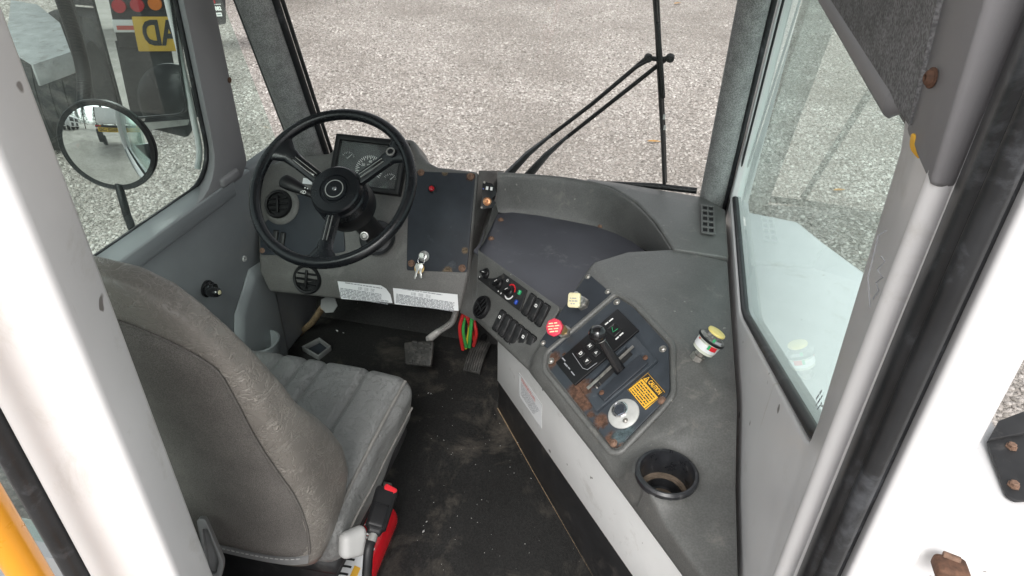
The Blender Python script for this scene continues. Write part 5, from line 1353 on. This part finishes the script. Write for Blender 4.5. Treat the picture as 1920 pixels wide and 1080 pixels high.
# ================================================================== wiper outside the windscreen
wip = thing('windscreen_wiper', 'black windscreen wiper with twin arms and upright blade outside the glass', 'wiper', ws(-.36, .84, .06))
class Wp:
    pass
WSP = Plane(ws(0, .83, .065), (0, -1, -.36), (1, 0, 0))
def wp_(u, v, l=0.0): return WSP.at(u, v, l)
tube('blade', [wp_(1226, -30), wp_(1232, 60), wp_(1237, 160), wp_(1242, 250), wp_(1246, 352)], .0105, 'black_plastic', wip, seg=8, flat=.55)
tube('blade_rubber', [wp_(1231, -30, -.01), wp_(1245, 250, -.01), wp_(1248, 345, -.01)], .004, 'rubber', wip, seg=6)
tube('blade_yoke', [wp_(1233, 40, .006), wp_(1240, 105, .014), wp_(1244, 180, .006)], .0055, 'frame_black', wip, seg=8)
tube('arm', [wp_(950, 330), wp_(990, 288), wp_(1035, 252)], .011, 'arm_grey', wip, seg=8, rfun=lambda t: .024 - .016 * t, flat=.6)
tube('arm', [wp_(985, 335), wp_(1025, 290), wp_(1066, 254)], .011, 'arm_grey', wip, seg=8, rfun=lambda t: .024 - .016 * t, flat=.6)
tube('arm_rod', [wp_(1030, 256), wp_(1110, 195), wp_(1186, 131), wp_(1216, 106)], .006, 'black_plastic', wip, seg=8)
tube('arm_rod', [wp_(1062, 258), wp_(1100, 228), wp_(1180, 165), wp_(1252, 108)], .006, 'black_plastic', wip, seg=8)
tube('arm_link', [wp_(1190, 126, .004), wp_(1222, 108, .004)], .008, 'black_plastic', wip, seg=8, flat=.6)
tube('arm_link', [wp_(1216, 106, .006), wp_(1238, 108, .008), wp_(1258, 106, .006)], .009, 'black_plastic', wip, seg=8, flat=.7)
for q in ((1216, 105), (1257, 105)): lathe('pivot_cap', [(.011, 0), (.011, .010), (.007, .014), (0, .014)], 'frame_black', wip, zframe(wp_(*q, .004), WSP.n), seg=18)
for q in ((1246, 215), (1247, 235)): box('blade_clip', (0, 0, 0), (.006, .014, .004), 'print_white', wip, WSP.mat(wp_(*q, .010)))
# cowl strip outside, below the glass
cw = thing('cowl_strip', 'black rubber cowl strip at the foot of the windscreen', 'trim', (0, 1.99, .8))
tube('strip', [V((-.25, 1.985, .785)), V((.0, 1.985, .805)), V((.13, 1.97, .812))], .010, 'rubber', cw, seg=8)

# ================================================================== mirrors
MR = V((-1.36, 1.365, 1.025))
MN = V((.26, -.965, .03)).normalized()
rmr = thing('convex_mirror', 'round black rimmed convex mirror on an arm outside the door window', 'mirror', MR - V((0, 0, .12)))
RD = .116; SR = .42
zc_ = SR - math.sqrt(SR * SR - RD * RD)
prof = [(SR * math.sin(a), SR * math.cos(a) - SR + zc_) for a in [math.asin(RD / SR) * (1 - i / 14) for i in range(15)]]
mwm = zframe(MR, MN)
lathe('mirror_face', prof, 'mirror_glass', rmr, mwm, seg=56, angle=180)
lathe('mirror_rim', [(RD - .003, .003), (RD + .0005, .005), (RD + .0035, .002), (RD + .0035, -.006), (RD * .8, -.03), (RD * .3, -.045), (0, -.047)], 'black_plastic', rmr, mwm, seg=56)
mb = MR - V((0, 0, 0)) - MN * .02
tube('mirror_arm', smooth_path([on_x(222, 345, MR.x - .005), on_x(233, 385, -1.345), on_x(243, 415, -1.34), on_x(262, 432, -1.335), V((-1.335, 1.56, .70))], 5), .0105, 'black_plastic', rmr, seg=10)
# flat mirror: corners found from its rim, facing the yard behind
FY = 1.60
def fm_pt(u, v): return FM.at(u, v)
FN = V((.231, -.970, .073)).normalized()
FM = Plane(on_y(290, 110, FY), FN, (1, 0, 0))
fmr = thing('door_mirror', 'tall flat mirror in black frame beside the door window reflecting parked truck', 'mirror', FM.at(290, 230))
mq = [FM.loc(158, -60), FM.loc(234, 224), FM.loc(354, 214), FM.loc(316, -60)]
mfo = round_corners([mq[0], mq[1], mq[2], mq[3]], .035, 6)
cxm = sum(p[0] for p in mq) / 4; cym = sum(p[1] for p in mq) / 4
mfi = [((a - cxm) * .945 + cxm, (b - cym) * .972 + cym) for a, b in mfo]
Fmm = FM.mat(FM.p)
plate('mirror_face', mfi, .002, 'mirror_glass', fmr, Fmm, z0=.002)
frame_plate('mirror_frame', mfo, mfi, .012, 'black_plastic', fmr, Fmm, z0=-.004, bevel=.002)
plate('mirror_back', mfo, .02, 'black_plastic', fmr, Fmm, z0=-.026, bevel=.006)
tube('mirror_arm', [FM.at(156, -60, -.03), FM.at(176, 20, -.03), FM.at(206, 130, -.03), FM.at(233, 236, -.03)], .009, 'frame_black', fmr, seg=10)
tube('bracket', [FM.at(236, 232, -.02), FM.at(300, 240, -.02), FM.at(352, 232, -.02)], .011, 'frame_black', fmr, seg=8, flat=.5)
plate('bracket_plate', round_corners([FM.loc(262, 232), FM.loc(352, 226), FM.loc(350, 236), FM.loc(268, 246)], .004), .004, 'dull_chrome', fmr, Fmm, z0=-.012)
# lower convex mirror housing seen from behind
OV = FM.at(268, 205, -.10)
ovm = thing('spot_mirror', 'dark oval spot mirror housing hanging under the flat mirror', 'mirror', OV)
soft_box('housing', (.20, .15, .05), .022, 'frame_black', ovm, zframe(FM.at(275, 208, -.12), V((.4, -.6, .75))), (16, 12, 6), lambda q, p: V((q.x * (1 - .3 * (q.y / .075) ** 2), q.y * (1 - .35 * (q.x / .1) ** 2), q.z)))
soft_box('housing_lip', (.13, .05, .04), .016, 'frame_black', ovm, zframe(FM.at(300, 244, -.06), V((.2, -.4, .9))), (10, 8, 4))
# corrugated hose hanging beside the mirror arm
hs_ = thing('corrugated_hose', 'black corrugated hose hanging beside the mirror arm', 'hose', on_x(165, 200, -1.62))
hp_ = smooth_path([on_x(108, -30, -1.62), on_x(128, 30, -1.62), on_x(148, 95, -1.62), on_x(158, 150, -1.62), on_x(157, 205, -1.62)], 12)
tube('hose', hp_, .020, 'black_plastic', hs_, seg=12, rfun=lambda t: .0165)
M['black_plastic']
for i in range(0, len(hp_) - 1):
    for f_ in (0, .5):
        p = hp_[i].lerp(hp_[i + 1], f_); d = hp_[i + 1] - hp_[i]
        if i == 0 and f_ == 0:
            ring0 = lathe('hose_ring', [(.0165, -.0018), (.0195, -.0012), (.0195, .0012), (.0165, .0018)], 'black_plastic', hs_, zframe(p, d), seg=14)
        else: copy_of(ring0, hs_, zframe(p, d))
tube('mast', [on_x(118, -30, -1.68), on_x(150, 90, -1.68), on_x(170, 200, -1.68)], .016, 'frame_black', hs_, seg=10)
# yellow grab rail outside left of the doorway
gr = thing('grab_rail', 'orange yellow vertical grab rail outside the doorway', 'grab rail', (-.62, .335, .5))
tube('rail', [V((-.633, .335, .35)), V((-.633, .335, 1.6))], .019, 'orange_paint', gr, seg=18)
for z in (.42, 1.5): tube('standoff', [V((-.633, .335, z)), V((-.64, .45, z))], .012, 'orange_paint', gr, seg=10)
# ================================================================== bracket and latch behind the right post
ZD = .515
brk = thing('step_bracket', 'black steel bracket with two rusty bolts on the white hood', 'bracket', on_z(1895, 870, ZD))
BKp = Plane((0, 0, ZD + .02), (0, 0, 1), (1, 0, 0))
bq = [(1852, 822), (1990, 795), (1990, 930), (1906, 936), (1890, 926)]
plate('bracket_flange', round_corners([BKp.loc(*q) for q in bq], .01), .008, 'frame_black', brk, BKp.mat(BKp.p), bevel=.002, z0=-.012)
bw = [BKp.at(1852, 826), BKp.at(1990, 800), BKp.at(1990, 745), BKp.at(1872, 790)]
hexa('bracket_web', [p - V((0, 0, .012)) for p in bw], [p + V((0, 0, .004)) for p in bw], 'frame_black', brk, bevel=.003)
for q in ((1897, 837), (1901, 909)):
    lathe('bolt_head', [(.013, 0), (.013, .003), (.0095, .0035), (.0095, .010), (.007, .012), (0, .012)], 'rusty_bolt', brk, zframe(BKp.at(*q, -.003), (0, 0, 1)), seg=6, smooth=False)
hn = thing('rusty_latch', 'rusty steel latch at the foot of the doorway post', 'latch', on_z(1790, 1060, .52))
soft_box('latch_body', (.06, .045, .03), .01, 'rust', hn, Matrix.Translation(on_z(1782, 1066, .535)), (8, 6, 5))
rod('latch_pin', on_z(1768, 1040, .548), on_z(1800, 1052, .548), .008, 'rusty_bolt', hn)

# ================================================================== fallen leaves on the yard
def leaf_obj(u, v, s, label, rot):
    p = on_z(u, v, ZG + .03)
    pts = [(-1, 0), (-.5, .32), (.1, .36), (.7, .2), (1.15, 0), (.7, -.2), (.1, -.36), (-.5, -.32)]
    vs = [(x * s, y * s, .25 * s * abs(y)) for x, y in pts] + [(0, 0, -.004)]
    o = obj('fallen_leaf', vs, [(i, (i + 1) % 8, 8) for i in range(8)], 'leaf', None, Matrix.Translation(p) @ Matrix.Rotation(rot, 4, 'Z'))
    return tag(o, label, 'leaf', 'fallen leaves on the gravel')
leaf_obj(1226, 265, .075, 'tan fallen leaf on gravel beside the wiper blade', .2)
leaf_obj(1270, 6, .10, 'yellow fallen leaf on gravel at the top of the windscreen view', .9)
leaf_obj(1573, 356, .06, 'small leaf on gravel seen through the right window', .4)

# ================================================================== other vehicles in the yard
def wheel_at(parent, c, r, w, axis=(1, 0, 0), rim='fender_plate'):
    wm = zframe(V(c) - V(axis) * w / 2, axis)
    t = lathe('tyre', [(r * .58, 0), (r * .62, -.0), (r * .9, .0), (r * .97, w * .06), (r, w * .16), (r, w * .30), (r * .985, w * .31), (r * .985, w * .34), (r, w * .35), (r, w * .48), (r * .985, w * .49), (r * .985, w * .52), (r, w * .53), (r, w * .66), (r * .985, w * .67), (r * .985, w * .70), (r, w * .71), (r, w * .84), (r * .97, w * .94), (r * .9, w), (r * .62, w), (r * .58, w)], 'tyre', parent, wm, seg=40)
    lathe('wheel_rim', [(r * .57, w * .02), (r * .56, w * .3), (r * .3, w * .42), (r * .18, w * .42), (r * .18, w * .2), (0, w * .2)], rim, t, wm, seg=24)
    return t
# tractor parked beside the cab: tyres, plate fender, frame
nb = thing('neighbour_tractor', 'parked tractor with grey plate fender over its tyre left of the mirror', 'truck', (-6.2, 5.4, ZG))
Q = on_z(100, 215, ZG)
_t = on_z(96, 182, ZG + .55)
TX, TY = _t.x, _t.y
wheel_at(nb, (TX, TY + .2, ZG + .52), .52, .62, V((.85, .53, 0)).normalized())
wheel_at(nb, (TX - .7, TY + 1.3, ZG + .52), .52, .55, V((.85, .53, 0)).normalized())
box('frame_rail', (TX - .75, TY + .6, ZG + .75), (.3, 4.2, .28), 'frame_black', nb, bevel=.01)
fz = ZG + 1.18
fpx = [on_z(62, 122, fz), on_z(133, 98, fz), on_z(112, 42, fz), on_z(70, 8, fz), on_z(20, 0, fz), on_z(10, 90, fz)]
hexa('fender_plate', [p - V((0, 0, .012)) for p in fpx], fpx, 'fender_plate', nb, bevel=.004)
e0, e1 = fpx[0], fpx[1]
fd_ = V((e0.y - e1.y, e1.x - e0.x, 0)).normalized()
if fd_.y > 0: fd_ = -fd_
hexa('fender_lip', [e0 + V((0, 0, .004)), e1 + V((0, 0, .004)), e1 + V((0, 0, -.16)), e0 + V((0, 0, -.16))], [p + fd_ * .02 for p in (e0 + V((0, 0, .004)), e1 + V((0, 0, .004)), e1 + V((0, 0, -.16)), e0 + V((0, 0, -.16)))], 'fender_plate', nb, bevel=.003)
for t in (.18, .5, .85): screw(e0.lerp(e1, t) + V((0, 0, -.08)) + fd_ * .02, fd_, nb, 'steel', .022)
mfp = [on_z(176, 190, ZG + .1), on_z(200, 186, ZG + .1)]
mfx = on_z(150, 120, ZG + .6)
box('mud_flap', (mfx.x + .1, mfx.y + .35, ZG + .62), (.75, .03, .95), 'frame_black', nb, bevel=.006)
box('cross_member', (mfx.x + .25, mfx.y + .30, ZG + 1.22), (1.1, .12, .16), 'frame_black', nb, bevel=.01)
rod('side_marker', (mfx.x + .32, mfx.y + .30, ZG + .92), (mfx.x + .32, mfx.y + .27, ZG + .92), .05, 'lens_red', nb)
# truck ahead on the left: tyre and lettered mud flap
fa = thing('lettered_truck', 'truck ahead with white lettering on its black mud flap', 'truck', on_z(400, 60, ZG))
fy = on_z(398, 62, ZG + .32).y
FL = Plane((0, fy, 0), (0, -1, 0), (1, 0, 0))
flp = [FL.loc(345, 56), FL.loc(424, 44), FL.loc(421, -60), FL.loc(340, -60)]
wmf = FL.mat(FL.p)
flap = plate('mud_flap', round_corners(flp, .03), .02, 'frame_black', fa, wmf)
tang = -.0
tc_ = FL.at(402, 16, .022); tw = (FL.at(417, 16) - FL.at(385, 16)).length
text('flap_number', '837-5082', tw * .25, FL.mat(tc_, .10), 'print_white', flap, xs=.95, bold=.004)
plate('flap_strip', rect(-tw * .5, tw * .5, -tw * .09, tw * .09), .003, 'print_white', flap, FL.mat(FL.at(402, 27, .021), .10))
print_lines('flap_address', [(-tw * .46, tw * .46, 0)], FL.mat(FL.at(402, 27, .0245), .10), 'print_grey', flap, tw * .10, 7, 0)
plate('flap_stripe', rect(-tw * .5, tw * .5, -tw * .012, tw * .012), .003, 'print_white', flap, FL.mat(FL.at(400, 8, .021), .10))
plate('flap_lens', rect(-tw * .5, tw * .3, -tw * .12, tw * .12), .02, 'lens_red', flap, FL.mat(FL.at(395, 1, .021), .10))
wc_ = on_z(452, 14, ZG)
wheel_at(fa, (wc_.x + .25, wc_.y + .55, ZG + .5), .5, .35)
box('truck_bed', (wc_.x - .6, wc_.y + 2.0, ZG + 1.6), (2.4, 4.0, .7), 'frame_black', fa, bevel=.03)
box('bed_side', (wc_.x - .6, wc_.y + 2.0, ZG + 2.3), (2.4, 4.0, .7), 'print_white', fa, bevel=.03)

# truck behind the cab with the yellow banner, seen in the flat mirror
def mirrored(u, v, y):
    """where the sight line through (u, v) ends up on the plane Y = y after bouncing off the flat mirror"""
    r = ray(u, v); p = FM.at(u, v); d = r - FM.n * 2 * r.dot(FM.n)
    return p + d * ((y - p.y) / d.y)
BY = -6.0
bnA, bnB = mirrored(250, 30, BY), mirrored(270, 95, BY)
bn2 = mirrored(320, 88, BY)
hb = abs(bnA.z - bnB.z); bz0 = bnB.z
bt_ = thing('banner_truck', 'truck behind the cab with yellow lettered banner on its bumper seen in the mirror', 'truck', (bnB.x + 1.0, BY, ZG))
BP = Plane((0, BY, 0), (0, 1, 0), (-1, 0, 0))
bxr = bnA.x                       # end of the banner that shows nearest the mirror's left rim
sgn = 1 if bn2.x > bnA.x else -1
BW = hb * 5.6
bcx = bxr + sgn * BW / 2; bcz = bz0 + hb / 2
banner = box('banner', (0, 0, 0), (BW, hb, .03), 'banner_yellow', bt_, BP.mat((bcx, BY + .07, bcz)), bevel=.012)
text('banner_lettering', 'OVERSIZE LOAD', hb * 1.0, BP.mat((bcx, BY + .090, bcz)), 'print_black', banner, xs=.70, bold=.012)
def mz(u, v): return mirrored(u, v, BY)
pl_ = mz(225, 28); pr_ = mz(240, 44)
xe = mz(213, 40).x; xo = bcx + sgn * (BW / 2 + .12)
box('bumper', ((xe + xo) / 2, BY - .02, bcz + hb * .15), (abs(xo - xe), .10, hb * 1.1), 'frame_black', bt_, bevel=.02)
mid = mz(238, 48)
box('bumper_step', ((xe + bxr + sgn * .1) / 2, BY + .03, mid.z), (abs(bxr + sgn * .1 - xe), .06, hb * .36), 'print_white', bt_, bevel=.01)
tl = box('licence_print', (0, 0, 0), (.28, hb * .12, .004), 'print_red', bt_, BP.mat((mz(246, 51).x, BY + .065, mz(246, 51).z)))
for q, mt in (((226, 11), 'lens_red'), ((260, 9), 'lens_red'), ((293, 6), 'lens_amber')):
    c_ = mz(*q); rod('tail_light', (c_.x, BY + .03, c_.z), (c_.x, BY + .075, c_.z), hb * .19, mt, bt_, seg=24)
lz = mz(226, 11).z
box('light_bar', ((xe + xo) / 2, BY - .03, lz), (abs(xo - xe), .10, hb * .62), 'frame_black', bt_, bevel=.02)
box('truck_body', (bcx, BY - 2.1, lz + 1.0), (2.45, 3.8, 1.5), 'white_paint', bt_, bevel=.06)
gd_ = mz(250, 88)
box('mud_flap', (mz(248, 80).x + sgn * .1, BY - .10, (bz0 + ZG) / 2 + .25), (.62, .03, abs(bz0 - ZG) * .8), 'frame_black', bt_, bevel=.01)
for s_ in (-1, 1): wheel_at(bt_, (bcx + s_ * .95, BY - .75, ZG + .5), .5, .34)

# row of parked trucks and trees behind, small in the round mirror
def yard_truck(x, y, k):
    t = thing('parked_truck', 'white truck parked in the row reflected in the round mirror', 'truck', (x, y, ZG), 'row of trucks reflected in the round mirror')
    box('cab', (x + 1.0, y, ZG + 1.9), (1.9, 2.3, 2.3), 'white_paint', t, bevel=.15)
    box('windscreen', (x + 1.96, y, ZG + 2.3), (.06, 2.0, .8), 'black_gloss', t, bevel=.01)
    box('grille', (x + 1.97, y, ZG + 1.3), (.06, 1.2, .7), 'frame_black', t, bevel=.01)
    box('frame_rail', (x - 1.5, y, ZG + .9), (4.2, .9, .3), 'frame_black', t, bevel=.02)
    for dx in (1.1, -2.4):
        for s_ in (-1, 1): wheel_at(t, (x + dx, y + s_ * 1.0, ZG + .5), .5, .32, (0, 1, 0))
for k in range(6): yard_truck(-13.5 - .5 * (k % 2), -1.5 - 3.3 * k, k)
def pine(x, y, h, k):
    t = thing('pine_tree', 'dark pine tree behind the row of reflected trucks', 'tree', (x, y, ZG), 'pines reflected in the round mirror')
    rod('trunk', (x, y, ZG), (x, y, ZG + h), .22, 'bark', t, r2=.04, seg=8)
    vs = []; fs = []; r = random.Random(k)
    for i in range(900):
        f = r.random() ** .8; z = ZG + h * (.18 + .82 * f); rad = (1 - f) * h * .22 * math.sqrt(r.random()) + .1; a = r.uniform(0, 6.283)
        c = V((x + rad * math.cos(a), y + rad * math.sin(a), z)); s = r.uniform(.15, .38); b = len(vs)
        d = V((math.cos(a), math.sin(a), -.5)).normalized(); w = V((-math.sin(a), math.cos(a), r.uniform(-.3, .3))) * s * .5
        vs += [c - w, c + w, c + d * s * 1.8]; fs.append((b, b + 1, b + 2))
    o = obj('crown', vs, fs, 'needles', t)
for k in range(7): pine(-19 + 3.3 * k + rnd.uniform(-.8, .8), -25 - rnd.uniform(0, 5), rnd.uniform(6, 9), k)
